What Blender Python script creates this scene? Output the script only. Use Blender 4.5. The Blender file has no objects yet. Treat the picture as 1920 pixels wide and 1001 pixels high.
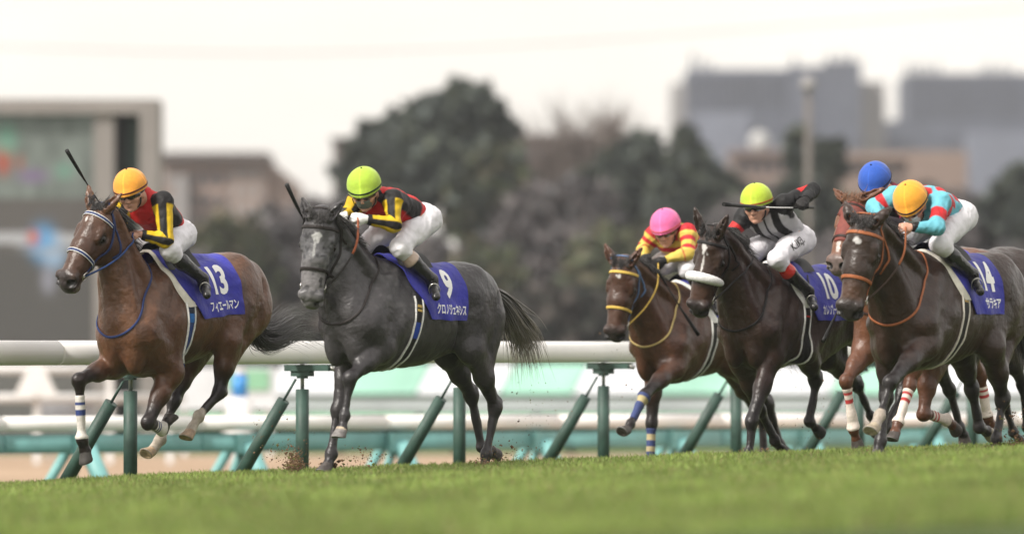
import bpy, bmesh, math, random, os
import numpy as np
from mathutils import Vector, Matrix
PI=math.pi; R=math.radians
random.seed(7); rng=np.random.default_rng(11)
SC=bpy.context.scene; COL=SC.collection
# ------------------------------------------------------------------ camera, light, exposure
F_PX=12850.0                     # focal length in photo pixels (1920 wide)
CAM=np.array([0.0,0.0,0.58]); PITCH=math.atan((740-500.5)/F_PX)
cd=bpy.data.cameras.new('camera'); cam=bpy.data.objects.new('camera',cd); COL.objects.link(cam)
cd.sensor_width=36; cd.lens=F_PX/1920*36; cd.clip_start=1; cd.clip_end=6000
cam.location=CAM; cam.rotation_euler=(PI/2+PITCH,0,0)
cd.dof.use_dof=True; cd.dof.focus_distance=51.6; cd.dof.aperture_fstop=1.6
SC.camera=cam
SUN_EL,SUN_AZ=R(42),R(228)       # azimuth measured clockwise from +Y
w=bpy.data.worlds.new('World'); SC.world=w; w.use_nodes=True
nt=w.node_tree; nt.nodes.clear()
sky=nt.nodes.new('ShaderNodeTexSky'); sky.sky_type='NISHITA'; sky.sun_disc=False
sky.sun_elevation=SUN_EL; sky.sun_rotation=SUN_AZ; sky.dust_density=4; sky.air_density=1.3; sky.ozone_density=1
mixn=nt.nodes.new('ShaderNodeMixRGB'); mixn.inputs[0].default_value=.8
bw=nt.nodes.new('ShaderNodeRGB'); bw.outputs[0].default_value=(11.9,11.2,10.3,1)     # thin bright overcast
bg=nt.nodes.new('ShaderNodeBackground'); bg.inputs[1].default_value=.1
ow=nt.nodes.new('ShaderNodeOutputWorld')
tcw=nt.nodes.new('ShaderNodeTexCoord'); sep=nt.nodes.new('ShaderNodeSeparateXYZ'); rmp=nt.nodes.new('ShaderNodeMapRange')
rmp.inputs[1].default_value=.02; rmp.inputs[2].default_value=.28; rmp.inputs[3].default_value=.73; rmp.inputs[4].default_value=.84; rmp.clamp=True
scl=nt.nodes.new('ShaderNodeVectorMath'); scl.operation='SCALE'
nt.links.new(tcw.outputs['Generated'],sep.inputs[0]); nt.links.new(sep.outputs[2],rmp.inputs[0])
cn=nt.nodes.new('ShaderNodeTexNoise'); cn.inputs['Scale'].default_value=9; cn.inputs['Detail'].default_value=3
cm=nt.nodes.new('ShaderNodeMapping'); cm.inputs['Scale'].default_value=(1,1,3.5); cr=nt.nodes.new('ShaderNodeMapRange'); cr.inputs[1].default_value=.3; cr.inputs[2].default_value=.7; cr.inputs[3].default_value=.90; cr.inputs[4].default_value=1.06
cx=nt.nodes.new('ShaderNodeVectorMath'); cx.operation='SCALE'
nt.links.new(tcw.outputs['Generated'],cm.inputs[0]); nt.links.new(cm.outputs[0],cn.inputs['Vector']); nt.links.new(cn.outputs[0],cr.inputs[0]); nt.links.new(bw.outputs[0],cx.inputs[0]); nt.links.new(cr.outputs[0],cx.inputs['Scale'])
nt.links.new(cx.outputs[0],scl.inputs[0]); nt.links.new(rmp.outputs[0],scl.inputs['Scale'])
nt.links.new(sky.outputs[0],mixn.inputs[1]); nt.links.new(scl.outputs[0],mixn.inputs[2])
nt.links.new(mixn.outputs[0],bg.inputs[0]); nt.links.new(bg.outputs[0],ow.inputs[0])
sd=bpy.data.lights.new('sun','SUN'); sd.energy=3.1; sd.angle=R(10); sd.color=(1,.95,.88)
so=bpy.data.objects.new('sun',sd); COL.objects.link(so)
so.rotation_euler=Vector((math.sin(SUN_AZ)*math.cos(SUN_EL),math.cos(SUN_AZ)*math.cos(SUN_EL),math.sin(SUN_EL))).to_track_quat('Z','Y').to_euler()
SC.view_settings.view_transform='Standard'; SC.view_settings.look='None'
SC.view_settings.exposure=.63; SC.view_settings.gamma=1
# ------------------------------------------------------------------ projection helpers
cp,sp_=math.cos(PITCH),math.sin(PITCH)
def ray(px,py):
    u=(px-960)/F_PX; v=(500.5-py)/F_PX
    return np.array([u, cp-v*sp_, sp_+v*cp])
def at(px,py,D):
    r=ray(px,py); return CAM+r*(D/r[1])
def ground(x,y):
    x=np.asarray(x,float); y=np.asarray(y,float)
    a=.0375*np.clip(x+1,-6,6)
    # beyond the running rail the land steps down to the dirt course
    xr=-2.95+(np.clip(y,20,75)-53)*.502
    t=np.clip((y-51)/20,0,1)*-.3
    d=(y-52.5)*.447-(x+3.2)*.894      # signed distance beyond the rail line
    d=np.clip((d-.35)/3.0,0,1); d=d*d*(3-2*d)
    return (a+t)*(1-d)+(-.62)*d
# ------------------------------------------------------------------ materials
M={}
def mat(name,col,rough=.6,metal=0,noise=None,bump=None,attr=None,spec=.5,coat=0,sheen=0,emit=None,scale=(1,1,1)):
    if name in M: return M[name]
    m=bpy.data.materials.new(name); m.use_nodes=True; n=m.node_tree; b=n.nodes['Principled BSDF']
    b.inputs['Roughness'].default_value=rough; b.inputs['Metallic'].default_value=metal
    b.inputs['Specular IOR Level'].default_value=spec; b.inputs['Coat Weight'].default_value=coat
    b.inputs['Coat Roughness'].default_value=.3
    b.inputs['Sheen Weight'].default_value=sheen
    tc=n.nodes.new('ShaderNodeTexCoord'); mp=n.nodes.new('ShaderNodeMapping'); mp.inputs['Scale'].default_value=scale
    n.links.new(tc.outputs['Object'],mp.inputs[0])
    src=None
    if attr:
        a=n.nodes.new('ShaderNodeVertexColor'); a.layer_name='Col'; src=a.outputs[0]
    else:
        c=n.nodes.new('ShaderNodeRGB'); c.outputs[0].default_value=(*col,1); src=c.outputs[0]
    if noise:
        sc,lo,hi=noise[:3]
        t=n.nodes.new('ShaderNodeTexNoise'); t.inputs['Scale'].default_value=sc; t.inputs['Detail'].default_value=6
        n.links.new(mp.outputs[0],t.inputs['Vector'])
        r=n.nodes.new('ShaderNodeMapRange'); r.inputs[1].default_value=.3; r.inputs[2].default_value=.7
        r.inputs[3].default_value=lo; r.inputs[4].default_value=hi
        n.links.new(t.outputs[0],r.inputs[0])
        x=n.nodes.new('ShaderNodeVectorMath'); x.operation='SCALE'
        n.links.new(src,x.inputs[0]); n.links.new(r.outputs[0],x.inputs['Scale']); src=x.outputs[0]
        # roughness breakup
        r2=n.nodes.new('ShaderNodeMapRange'); r2.inputs[3].default_value=max(.05,rough-.08); r2.inputs[4].default_value=min(1,rough+.1)
        n.links.new(t.outputs[0],r2.inputs[0]); n.links.new(r2.outputs[0],b.inputs['Roughness'])
    n.links.new(src,b.inputs['Base Color'])
    if bump:
        sc,st,di=bump
        t=n.nodes.new('ShaderNodeTexNoise'); t.inputs['Scale'].default_value=sc; t.inputs['Detail'].default_value=5
        n.links.new(mp.outputs[0],t.inputs['Vector'])
        bp=n.nodes.new('ShaderNodeBump'); bp.inputs['Strength'].default_value=st; bp.inputs['Distance'].default_value=di
        n.links.new(t.outputs[0],bp.inputs['Height']); n.links.new(bp.outputs[0],b.inputs['Normal'])
    if emit:
        b.inputs['Emission Color'].default_value=(*emit[0],1); b.inputs['Emission Strength'].default_value=emit[1]
        if attr: n.links.new(src,b.inputs['Emission Color'])
    M[name]=m; return m
# ------------------------------------------------------------------ object helpers
def tag(o,label=None,cat=None,group=None,kind=None):
    if label: o['label']=label
    if cat: o['category']=cat
    if group: o['group']=group
    if kind: o['kind']=kind
    return o
def empty(name,loc,rz=0,**kw):
    o=bpy.data.objects.new(name,None); COL.objects.link(o); o.location=loc; o.rotation_euler=(0,0,rz); o.empty_display_size=.2
    return tag(o,**kw)
def mkmesh(name,V,Fs,m,parent=None,col=None,smooth=True,mats=None,fm=None):
    V=np.asarray(V,np.float32); me=bpy.data.meshes.new(name)
    if isinstance(Fs,np.ndarray):
        k=Fs.shape[1]; me.vertices.add(len(V)); me.vertices.foreach_set('co',V.ravel())
        me.loops.add(Fs.size); me.loops.foreach_set('vertex_index',Fs.astype(np.int32).ravel())
        me.polygons.add(len(Fs)); me.polygons.foreach_set('loop_start',np.arange(0,Fs.size,k,dtype=np.int32))
        me.polygons.foreach_set('loop_total',np.full(len(Fs),k,np.int32))
        me.update(calc_edges=True)
    else:
        me.from_pydata(V.tolist(),[],[list(map(int,f)) for f in Fs])
    me.validate()
    for mm in (mats or [m]): me.materials.append(mm)
    if fm is not None: me.polygons.foreach_set('material_index',np.asarray(fm,np.int32)[:len(me.polygons)])
    if smooth:      # end caps stay flat so round bars shade evenly to their ends
        lt=np.zeros(len(me.polygons),np.int32); me.polygons.foreach_get('loop_total',lt); me.polygons.foreach_set('use_smooth',lt<=4)
    if col is not None:
        a=me.color_attributes.new('Col','FLOAT_COLOR','POINT')
        c=np.ones((len(V),4),np.float32); c[:,:3]=col; a.data.foreach_set('color',c.ravel())
    me.update()
    o=bpy.data.objects.new(name,me); COL.objects.link(o)
    if parent: o.parent=parent
    return o
class MB:
    "collects boxes, tubes, strips into one mesh"
    def __init__(s): s.V=[];s.F=[];s.n=0;s.C=[]
    def add(s,V,Fs,c=None):
        V=np.asarray(V,float); s.V.append(V); s.F+= [[int(i)+s.n for i in f] for f in Fs]; s.n+=len(V)
        s.C.append(np.tile(np.array(c if c is not None else (1,1,1),float),(len(V),1)))
        return s
    def box(s,c,d,rz=0,col=None,M3=None):
        v=np.array([[x,y,z] for x in(-1,1) for y in(-1,1) for z in(-1,1)],float)*np.array(d)/2
        if M3 is not None: v=v@np.array(M3)
        elif rz: 
            ca,sa=math.cos(rz),math.sin(rz); v=v@np.array([[ca,sa,0],[-sa,ca,0],[0,0,1]])
        return s.add(v+np.array(c),[(0,1,3,2),(4,6,7,5),(0,4,5,1),(2,3,7,6),(0,2,6,4),(1,5,7,3)],col)
    def tube(s,P,r,n=8,col=None,flat=None,nor=None,caps=True):
        P=np.asarray(P,float); m=len(P); r=np.broadcast_to(np.asarray(r,float),(m,))
        T=np.gradient(P,axis=0); T/=np.linalg.norm(T,axis=1)[:,None]+1e-12
        up=np.array([0,0,1.]) if abs(T[0,2])<.9 else np.array([1.,0,0])
        V=[]
        for i in range(m):
            t=T[i]
            if nor is not None: a=np.asarray(nor[i],float)
            else: a=up
            a=a-t*np.dot(a,t); a/=np.linalg.norm(a)+1e-12; up=a; b=np.cross(t,a)
            fa,fb=(flat if flat else (1,1))
            for k in range(n):
                th=2*PI*(k+.5)/n
                V.append(P[i]+r[i]*(math.cos(th)*a*fa+math.sin(th)*b*fb))
        Fs=[]
        for i in range(m-1):
            for k in range(n):
                k2=(k+1)%n; Fs.append((i*n+k,i*n+k2,(i+1)*n+k2,(i+1)*n+k))
        if caps: Fs.append(tuple(range(n))[::-1]); Fs.append(tuple((m-1)*n+k for k in range(n)))
        return s.add(V,Fs,col)
    def sph(s,c,r,nu=12,nv=8,col=None,M3=None):
        r=np.broadcast_to(np.asarray(r,float),(3,)); V=[]
        for j in range(nv+1):
            ph=PI*j/nv
            for i in range(nu):
                th=2*PI*i/nu; V.append([math.sin(ph)*math.cos(th)*r[0],math.sin(ph)*math.sin(th)*r[1],math.cos(ph)*r[2]])
        V=np.array(V)
        if M3 is not None: V=V@np.array(M3)
        Fs=[(j*nu+i,(j+1)*nu+i,(j+1)*nu+(i+1)%nu,j*nu+(i+1)%nu) for j in range(nv) for i in range(nu)]
        return s.add(V+np.array(c),Fs,col)
    def grid(s,G,close=False,col=None,flip=False):
        G=np.asarray(G,float); a,b=G.shape[:2]; Fs=[]
        for i in range(a-1):
            for j in range(b if close else b-1):
                j2=(j+1)%b; f=(i*b+j,i*b+j2,(i+1)*b+j2,(i+1)*b+j); Fs.append(f[::-1] if flip else f)
        return s.add(G.reshape(-1,3),Fs,col)
    def build(s,name,m,parent=None,smooth=True,attr=False):
        return mkmesh(name,np.concatenate(s.V),s.F,m,parent,np.concatenate(s.C) if attr else None,smooth)
# ------------------------------------------------------------------ implicit surfaces -> one continuous skin
nrm=lambda v:np.asarray(v,float)/(np.linalg.norm(v)+1e-12)
A_=lambda *v:np.array(v,float)
class Field:
    FAR=.12
    def __init__(s,lo,hi,h,fine=None):
        def ax(a,b,i):
            if fine and fine[i] is not None:
                c,h2=fine[i]; return np.concatenate([np.arange(a,c,h),np.arange(c,b+h2,h2)])
            return np.arange(a,b+h,h)
        s.ax=[ax(lo[i],hi[i],i).astype(np.float32) for i in range(3)]
        s.D=np.full([len(a) for a in s.ax],s.FAR,np.float32)
    def _sl(s,lo,hi):
        return tuple(slice(max(0,int(np.searchsorted(s.ax[i],lo[i]))),min(len(s.ax[i]),int(np.searchsorted(s.ax[i],hi[i])))) for i in range(3))
    def _mix(s,sl,d,k,op):
        a=s.D[sl]
        if a.size==0: return
        if op=='+':
            h=np.maximum(k-np.abs(a-d),0)/k; s.D[sl]=np.minimum(a,d)-h*h*k*.25
        else:
            h=np.maximum(k-np.abs(a+d),0)/k; s.D[sl]=np.maximum(a,-d)+h*h*k*.25
    def _grid(s,sl):
        return s.ax[0][sl[0]][:,None,None],s.ax[1][sl[1]][None,:,None],s.ax[2][sl[2]][None,None,:]
    def ell(s,c,r,M3=None,k=.04,op='+'):
        c=np.asarray(c,float); r=np.broadcast_to(np.asarray(r,float),(3,)); mg=max(k,.06)
        ex=r if M3 is None else np.sqrt(((np.array(M3)*r[:,None])**2).sum(0))
        sl=s._sl(c-ex-mg,c+ex+mg); X,Y,Z=s._grid(sl); X=X-c[0];Y=Y-c[1];Z=Z-c[2]
        if M3 is None: q=(X,Y,Z)
        else: m=np.array(M3,float); q=[m[i,0]*X+m[i,1]*Y+m[i,2]*Z for i in range(3)]
        k0=np.sqrt((q[0]/r[0])**2+(q[1]/r[1])**2+(q[2]/r[2])**2)
        k1=np.sqrt((q[0]/r[0]**2)**2+(q[1]/r[1]**2)**2+(q[2]/r[2]**2)**2)+1e-6
        s._mix(sl,(k0*(k0-1)/k1).astype(np.float32),k,op); return s
    def cone(s,a,b,ra,rb,k=.03,lat=None,q=1.0,op='+',capa=None,capb=None):
        a=np.asarray(a,float);b=np.asarray(b,float); mg=max(k,.06); r=max(ra,rb)
        sl=s._sl(np.minimum(a,b)-r-mg,np.maximum(a,b)+r+mg); X,Y,Z=s._grid(sl)
        d=b-a; L2=float(d@d)+1e-9
        X=X-a[0];Y=Y-a[1];Z=Z-a[2]
        tt=(X*d[0]+Y*d[1]+Z*d[2])/L2; t=np.clip(tt,0,1)
        ex,ey,ez=X-t*d[0],Y-t*d[1],Z-t*d[2]
        D2=ex*ex+ey*ey+ez*ez
        if lat is not None and q!=1:
            pl=ex*lat[0]+ey*lat[1]+ez*lat[2]; D2=D2+pl*pl*(q*q-1)
        rr=ra+(rb-ra)*t
        dd=np.sqrt(D2)-rr
        if q>1: dd=dd*(.5+.5/q)
        L=math.sqrt(L2)
        if capb is not None: dd=np.maximum(dd,(tt-capb)*L)
        if capa is not None: dd=np.maximum(dd,(capa-tt)*L)
        s._mix(sl,dd.astype(np.float32),k,op); return s
    def chain(s,P,r,k=.03,**kw):
        for i in range(len(P)-1): s.cone(P[i],P[i+1],r[i],r[i+1],k,**kw)
        return s
    def sample(s,P):
        P=np.atleast_2d(P); out=0; idx=[];fr=[]
        for i in range(3):
            a=s.ax[i]; j=np.clip(np.searchsorted(a,P[:,i])-1,0,len(a)-2); f=np.clip((P[:,i]-a[j])/(a[j+1]-a[j]),0,1); idx.append(j);fr.append(f)
        for x in(0,1):
            for y in(0,1):
                for z in(0,1):
                    wgt=(fr[0] if x else 1-fr[0])*(fr[1] if y else 1-fr[1])*(fr[2] if z else 1-fr[2])
                    out=out+wgt*s.D[idx[0]+x,idx[1]+y,idx[2]+z]
        return out
    def grad(s,P,e=.008):
        g=np.stack([s.sample(P+e*v)-s.sample(P-e*v) for v in np.eye(3)],1)
        return g/(np.linalg.norm(g,axis=1)[:,None]+1e-9)
    def project(s,P,off=0,it=6):
        P=np.array(P,float)
        for _ in range(it):
            P=P-s.grad(P)*(s.sample(P)-off)[:,None]*.8
        return P
    def cast(s,C,dirs,off=0,rmax=.6,n=150):
        "first exit from the body along each direction, starting inside at C"
        C=np.asarray(C,float); dirs=np.asarray(dirs,float); dirs=dirs/np.linalg.norm(dirs,axis=-1,keepdims=True)
        C=np.broadcast_to(C,dirs.shape); t=np.linspace(0,rmax,n)
        P=C[...,None,:]+dirs[...,None,:]*t[:,None]
        v=s.sample(P.reshape(-1,3)).reshape(P.shape[:-1])
        pos=v>0; i=np.argmax(pos,-1); i=np.where(pos.any(-1),np.maximum(i,1),n-1)
        v0=np.take_along_axis(v,(i-1)[...,None],-1)[...,0]; v1=np.take_along_axis(v,i[...,None],-1)[...,0]
        f=np.clip(-v0/(v1-v0+1e-9),0,1); rr=(t[i-1]+f*(t[1]-t[0]))
        return C+dirs*(rr+off)[...,None]
    def disp(s,amp,sc,seed=0,zmin=None):
        r=np.argwhere(np.abs(s.D)<.03); X=np.stack([s.ax[i][r[:,i]] for i in range(3)],1)
        n=vnoise(X,sc,seed)*.65+vnoise(X*A_(1.2,1,.8)+3,sc*2.1,seed+1)*.35
        s.D[r[:,0],r[:,1],r[:,2]]-=(amp*(n-.5)*2).astype(np.float32); return s
    def mesh(s):
        D=s.D; S=D<0; nx,ny,nz=D.shape
        cnt=np.zeros((nx-1,ny-1,nz-1),np.int8)
        for x in(0,1):
            for y in(0,1):
                for z in(0,1): cnt+=S[x:nx-1+x,y:ny-1+y,z:nz-1+z]
        act=np.argwhere((cnt>0)&(cnt<8)); del cnt
        c=np.stack([D[act[:,0]+x,act[:,1]+y,act[:,2]+z] for x in(0,1) for y in(0,1) for z in(0,1)],1)
        off=np.array([[x,y,z] for x in(0,1) for y in(0,1) for z in(0,1)],float)
        acc=np.zeros((len(act),3)); n=np.zeros(len(act))
        for i in range(8):
            for j in range(i+1,8):
                if np.abs(off[i]-off[j]).sum()==1:
                    m=(c[:,i]<0)!=(c[:,j]<0); t=c[:,i]/(c[:,i]-c[:,j]+1e-20)
                    p=off[i]+(off[j]-off[i])*t[:,None]; acc[m]+=p[m]; n[m]+=1
        f=acc/n[:,None]; V=np.empty((len(act),3))
        for i in range(3):
            a=s.ax[i]; V[:,i]=a[act[:,i]]*(1-f[:,i])+a[act[:,i]+1]*f[:,i]
        idx=np.full((nx-1,ny-1,nz-1),-1,np.int32); idx[act[:,0],act[:,1],act[:,2]]=np.arange(len(act))
        Q=[]
        for axn in range(3):
            a=[slice(1,-1)]*3; b=[slice(1,-1)]*3; a[axn]=slice(0,-1); b[axn]=slice(1,None)
            A=S[tuple(a)];B=S[tuple(b)]; e=np.argwhere(A!=B); fl=A[e[:,0],e[:,1],e[:,2]]
            e=e.copy(); o=[i for i in range(3) if i!=axn]; e[:,o[0]]+=1; e[:,o[1]]+=1
            def g(du,dv):
                k=e.copy(); k[:,o[0]]-=du; k[:,o[1]]-=dv; return idx[k[:,0],k[:,1],k[:,2]]
            q=np.stack([g(1,1),g(0,1),g(0,0),g(1,0)],1)
            if axn==1: fl=~fl
            q[~fl]=q[~fl][:,::-1]; Q.append(q)
        Q=np.concatenate(Q); Q=Q[(Q>=0).all(1)]
        return V,Q
def vnoise(P,sc,seed=0):
    "smooth value noise in numpy, 0..1"
    r=np.random.default_rng(seed); T=r.random((32,32,32)); P=np.asarray(P)*sc; i=np.floor(P).astype(int); f=P-i; f=f*f*(3-2*f); out=0
    for x in(0,1):
        for y in(0,1):
            for z in(0,1):
                wg=(f[:,0] if x else 1-f[:,0])*(f[:,1] if y else 1-f[:,1])*(f[:,2] if z else 1-f[:,2])
                out=out+wg*T[(i[:,0]+x)%32,(i[:,1]+y)%32,(i[:,2]+z)%32]
    return out
def segdist(P,a,b):
    d=b-a; t=np.clip(((P-a)@d)/(d@d+1e-9),0,1); return np.linalg.norm(P-(a+t[:,None]*d),axis=1),t
sm=lambda x,a,b:(lambda t:t*t*(3-2*t))(np.clip((x-a)/(b-a),0,1))
def mixc(c,col,m): return c*(1-m[:,None])+np.array(col)[None]*m[:,None]
def spline(P,n=20):
    P=np.asarray(P,float); m=len(P)
    if m<3: return np.linspace(P[0],P[-1],n)
    Q=np.vstack([2*P[0]-P[1],P,2*P[-1]-P[-2]]); out=[]
    for u in np.linspace(0,m-1-1e-9,n):
        i=int(u);t=u-i;p0,p1,p2,p3=Q[i:i+4]
        out.append(.5*((2*p1)+(-p0+p2)*t+(2*p0-5*p1+4*p2-p3)*t*t+(-p0+3*p1-3*p2+p3)*t**3))
    return np.array(out)
def strap(mb,P,N,wd,th=.004,col=None):
    "flat leather strap along P with surface normals N"
    P=np.asarray(P);T=np.gradient(P,axis=0);T/=np.linalg.norm(T,axis=1)[:,None]+1e-9
    B=np.cross(T,N);B/=np.linalg.norm(B,axis=1)[:,None]+1e-9
    G=np.stack([P-B*wd/2-N*.002,P-B*wd/2+N*th*.8,P-B*wd*.3+N*th,P+B*wd*.3+N*th,P+B*wd/2+N*th*.8,P+B*wd/2-N*.002],1)
    mb.grid(G,close=True,col=col)
# ------------------------------------------------------------------ ground sheets
def sheet(name,x0,x1,y0,y1,nx,ny,zf,m):
    xs=np.linspace(x0,x1,nx); ys=y0*(y1/y0)**np.linspace(0,1,ny) if y0>0 else np.linspace(y0,y1,ny)
    X,Y=np.meshgrid(xs,ys); Z=zf(X,Y); mb=MB(); mb.grid(np.stack([X,Y,Z],-1),flip=True)
    return tag(mb.build(name,m),kind='structure')
def gmat(name,c1,c2,sc,bs,bd):
    m=bpy.data.materials.new(name); m.use_nodes=True; n=m.node_tree; b=n.nodes['Principled BSDF']; b.inputs['Roughness'].default_value=.95; b.inputs['Specular IOR Level'].default_value=.15
    tc=n.nodes.new('ShaderNodeTexCoord'); t=n.nodes.new('ShaderNodeTexNoise'); t.inputs['Scale'].default_value=sc; t.inputs['Detail'].default_value=8
    t2=n.nodes.new('ShaderNodeTexNoise'); t2.inputs['Scale'].default_value=bs; t2.inputs['Detail'].default_value=6
    r=n.nodes.new('ShaderNodeValToRGB'); r.color_ramp.elements[0].position=.35; r.color_ramp.elements[1].position=.68
    r.color_ramp.elements[0].color=(*c1,1); r.color_ramp.elements[1].color=(*c2,1)
    bp=n.nodes.new('ShaderNodeBump'); bp.inputs['Distance'].default_value=bd; bp.inputs['Strength'].default_value=.8
    n.links.new(tc.outputs['Object'],t.inputs['Vector']); n.links.new(tc.outputs['Object'],t2.inputs['Vector'])
    n.links.new(t.outputs[0],r.inputs[0]); n.links.new(r.outputs[0],b.inputs['Base Color']); n.links.new(t2.outputs[0],bp.inputs['Height']); n.links.new(bp.outputs[0],b.inputs['Normal'])
    return m
turfm=gmat('turf_soil',(.035,.055,.016),(.075,.105,.028),1.3,40,.03)
sheet('turf_course',-40,50,6,75,90,140,lambda X,Y:np.where(True,ground(X,Y),0),turfm)
dirtm=gmat('dirt',(.27,.19,.13),(.40,.29,.20),.35,12,.04)
sheet('dirt_track',-90,110,75.05,137,6,20,lambda X,Y:X*0-.624,dirtm)
sheet('infield_grass',-150,170,137.02,190,6,10,lambda X,Y:X*0-.616,gmat('infield',(.05,.085,.022),(.10,.14,.045),.2,20,.05))
sheet('ground',-1500,1800,190.02,3000,12,30,lambda X,Y:X*0-.66,gmat('far_ground',(.06,.055,.04),(.11,.10,.075),.05,4,.1))
sheet('near_ground',-40,50,-30,6.02,20,20,lambda X,Y:ground(X,Y)*0+ground(X,Y*0+6.02),turfm)
# ------------------------------------------------------------------ running rail
GREEN=mat('post_green',(.030,.070,.055),.55,noise=(7,.6,1.25),bump=(50,.4,.006))
RAILW=mat('rail_white',(.88,.86,.84),.34,noise=(3.1,.94,1.02),spec=.5)
TEAL=mat('teal_paint',(.17,.39,.385),.5,noise=(4,.82,1.08),bump=(40,.3,.004))
STEEL=mat('galvanised',(.30,.30,.28),.45,metal=.8)
e_=A_(.4479,.8941,0); nvec=A_(-.8941,.4479,0)
def rp(D): return A_(-2.95+(D-53)*.501,D,0)
def rz(D): return .905+.0068*(D-53)
rr_=empty('running_rail',tuple(rp(53)*A_(1,1,0)),label='white running rail of the turf course on green posts behind the galloping horses',cat='rail')
def rel(P): return np.asarray(P,float)-np.array(rr_.location)
mb=MB()
for a,b in zip(np.arange(42,112,5.0),np.arange(47,117,5.0)):
    P=[rel(rp(D)+A_(0,0,rz(D))) for D in (a+.012,a+1.5,a+3,b-.012)]
    mb.tube(P,.095,20,flat=(1,.72))
mb.build('rail',RAILW,rr_)
D=53-2.5*4
while D<108:
    b=rp(D); gz=float(ground(b[0],b[1]))-.05; zt=rz(D)-.095; lean=A_(0,0,0)
    p=MB(); p.tube([rel(b+A_(0,0,gz)),rel(b+A_(0,0,zt-.20))],.054,18); po=p.build('post',GREEN,rr_)
    q=MB(); q.tube([rel(b+A_(0,0,zt-.20)),rel(b+A_(0,0,zt))],.017,10); q.build('post_neck',STEEL,po)
    br=MB(); 
    t0=rel(b+nvec*.06+A_(0,0,zt-.12)); t3=rel(b+nvec*.62+A_(0,0,gz)); tt_=t0+(t3-t0)*.20
    br.tube([t0,tt_],.011,8); br.tube([tt_,t3],[.052,.055],16); br.build('brace',GREEN,rr_)
    k=MB(); Mx=np.array([e_,nvec,[0,0,1]]); k.box(rel(b+A_(0,0,zt-.030)+nvec*-.06),(.10,.40,.050),M3=Mx); k.box(rel(b+A_(0,0,zt-.075)),(.07,.18,.045),M3=Mx); k.box(rel(b+A_(0,0,zt-.10)),(.05,.08,.03),M3=Mx)
    k.build('bracket',GREEN,rr_,smooth=False); c=MB(); c.tube([rel(b-nvec*.24+A_(0,0,zt-.02)),rel(b-nvec*.30+A_(0,0,zt-.045))],.018,10); c.build('bolt',STEEL,rr_)
    D+=2.5
# ------------------------------------------------------------------ dirt course rail, white pipe on teal frame
d2=empty('dirt_course_rail',(-5.2,70,-.62),label='low white pipe rail on a teal frame with splayed legs, beyond the running rail',cat='rail')
f2=lambda u:A_(-5.2+11.55*u,70+15*u,0); o2=np.array(d2.location)
u2=nrm(A_(11.55,15,0)); n2_=A_(u2[1],-u2[0],0)
for k in range(-3,12):
    a,b=k*.165,(k+1)*.165-.002
    MB().tube([f2(a)+A_(0,0,.28)-o2,f2(b)+A_(0,0,.28)-o2],.080,16).build('pipe',RAILW,d2)
    MB().tube([f2(a)+A_(0,0,.075)-o2,f2(b)+A_(0,0,.075)-o2],.10,14,flat=(1,.5)).build('beam',TEAL,d2)
u=-.35
while u<2:
    c=f2(u)+A_(0,0,.04)
    MB().box(c+A_(0,0,.02)-o2,(.34,.24,.20),M3=np.array([u2,n2_,[0,0,1]])).build('gusset',TEAL,d2,smooth=False)
    MB().tube([c+n2_*.10-o2,c+n2_*.42+u2*.12+A_(0,0,-.68)-o2],[.095,.085],14).build('leg',TEAL,d2)
    MB().tube([c-n2_*.05-u2*.1-o2,c-n2_*.40-u2*.3+A_(0,0,-.68)-o2],[.055,.05],10).build('leg',TEAL,d2)
    MB().tube([c-n2_*.05+u2*.1-o2,c-n2_*.45+u2*.22+A_(0,0,-.68)-o2],[.05,.045],10).build('leg',TEAL,d2)
    u+=.1375
# ------------------------------------------------------------------ far fences in green and white
def sc_at(D): return F_PX/D
def zz(py,D): return CAM[2]+(740-py)/sc_at(D)
def xx(px,D): return (px-960)/sc_at(D)
GPAN=mat('green_cover',(.27,.50,.40),.6,noise=(.7,.75,1.15),bump=(6,.4,.05)); WPAN=mat('white_cover',(.60,.62,.66),.6,noise=(.7,.85,1.05),bump=(6,.4,.05))
LG=mat('light_green',(.22,.46,.30),.6,noise=(1,.8,1.1)); DG=mat('dark_green',(.02,.05,.035),.7,noise=(2,.7,1.3)); GW=mat('grey_white',(.58,.62,.66),.6,noise=(1,.85,1.05))
Df=150
bar=empty('striped_barrier',(xx(600,Df),Df,-.62),label='long padded barrier in alternating green and white panels, blurred beyond the dirt track',cat='barrier'); ob=np.array(bar.location)
x=xx(500,Df); i=0; rr2=random.Random(4)
while x<xx(2100,Df):
    w_=rr2.uniform(1.5,2.3); z1,z0=zz(682,Df),zz(738,Df); m=MB(); sl=.35
    P=np.array([[x,Df,z0],[x+w_-.03,Df,z0],[x+w_-.03+sl,Df+.5,z1],[x+sl,Df+.5,z1],[x,Df+.9,z0-.2],[x+w_-.03,Df+.9,z0-.2],[x+w_-.03+sl,Df+.8,z1],[x+sl,Df+.8,z1]])-ob
    m.add(P,[(0,1,2,3),(5,4,7,6),(3,2,6,7),(0,3,7,4),(2,1,5,6)]); m.build('panel',GPAN if i%2 else WPAN,bar,smooth=False); x+=w_; i+=1
MB().box(np.array([xx(1300,Df),Df+.3,(zz(742,Df)+zz(768,Df))/2])-ob,(xx(2100,Df)-xx(500,Df),.3,zz(742,Df)-zz(768,Df))).build('board',GW,bar,smooth=False)
x=xx(510,Df)
while x<xx(2100,Df):
    MB().box(np.array([x,Df+.35,(zz(768,Df)-.66)/2])-ob,(.09,.12,zz(768,Df)+.66)).build('post',DG,bar,smooth=False); x+=2.9
Dg=138
gr=empty('green_hurdle_rail',(xx(900,Dg),Dg,-.62),label='low pale green rail on short dark posts in front of the striped barrier',cat='rail'); og=np.array(gr.location)
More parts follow.
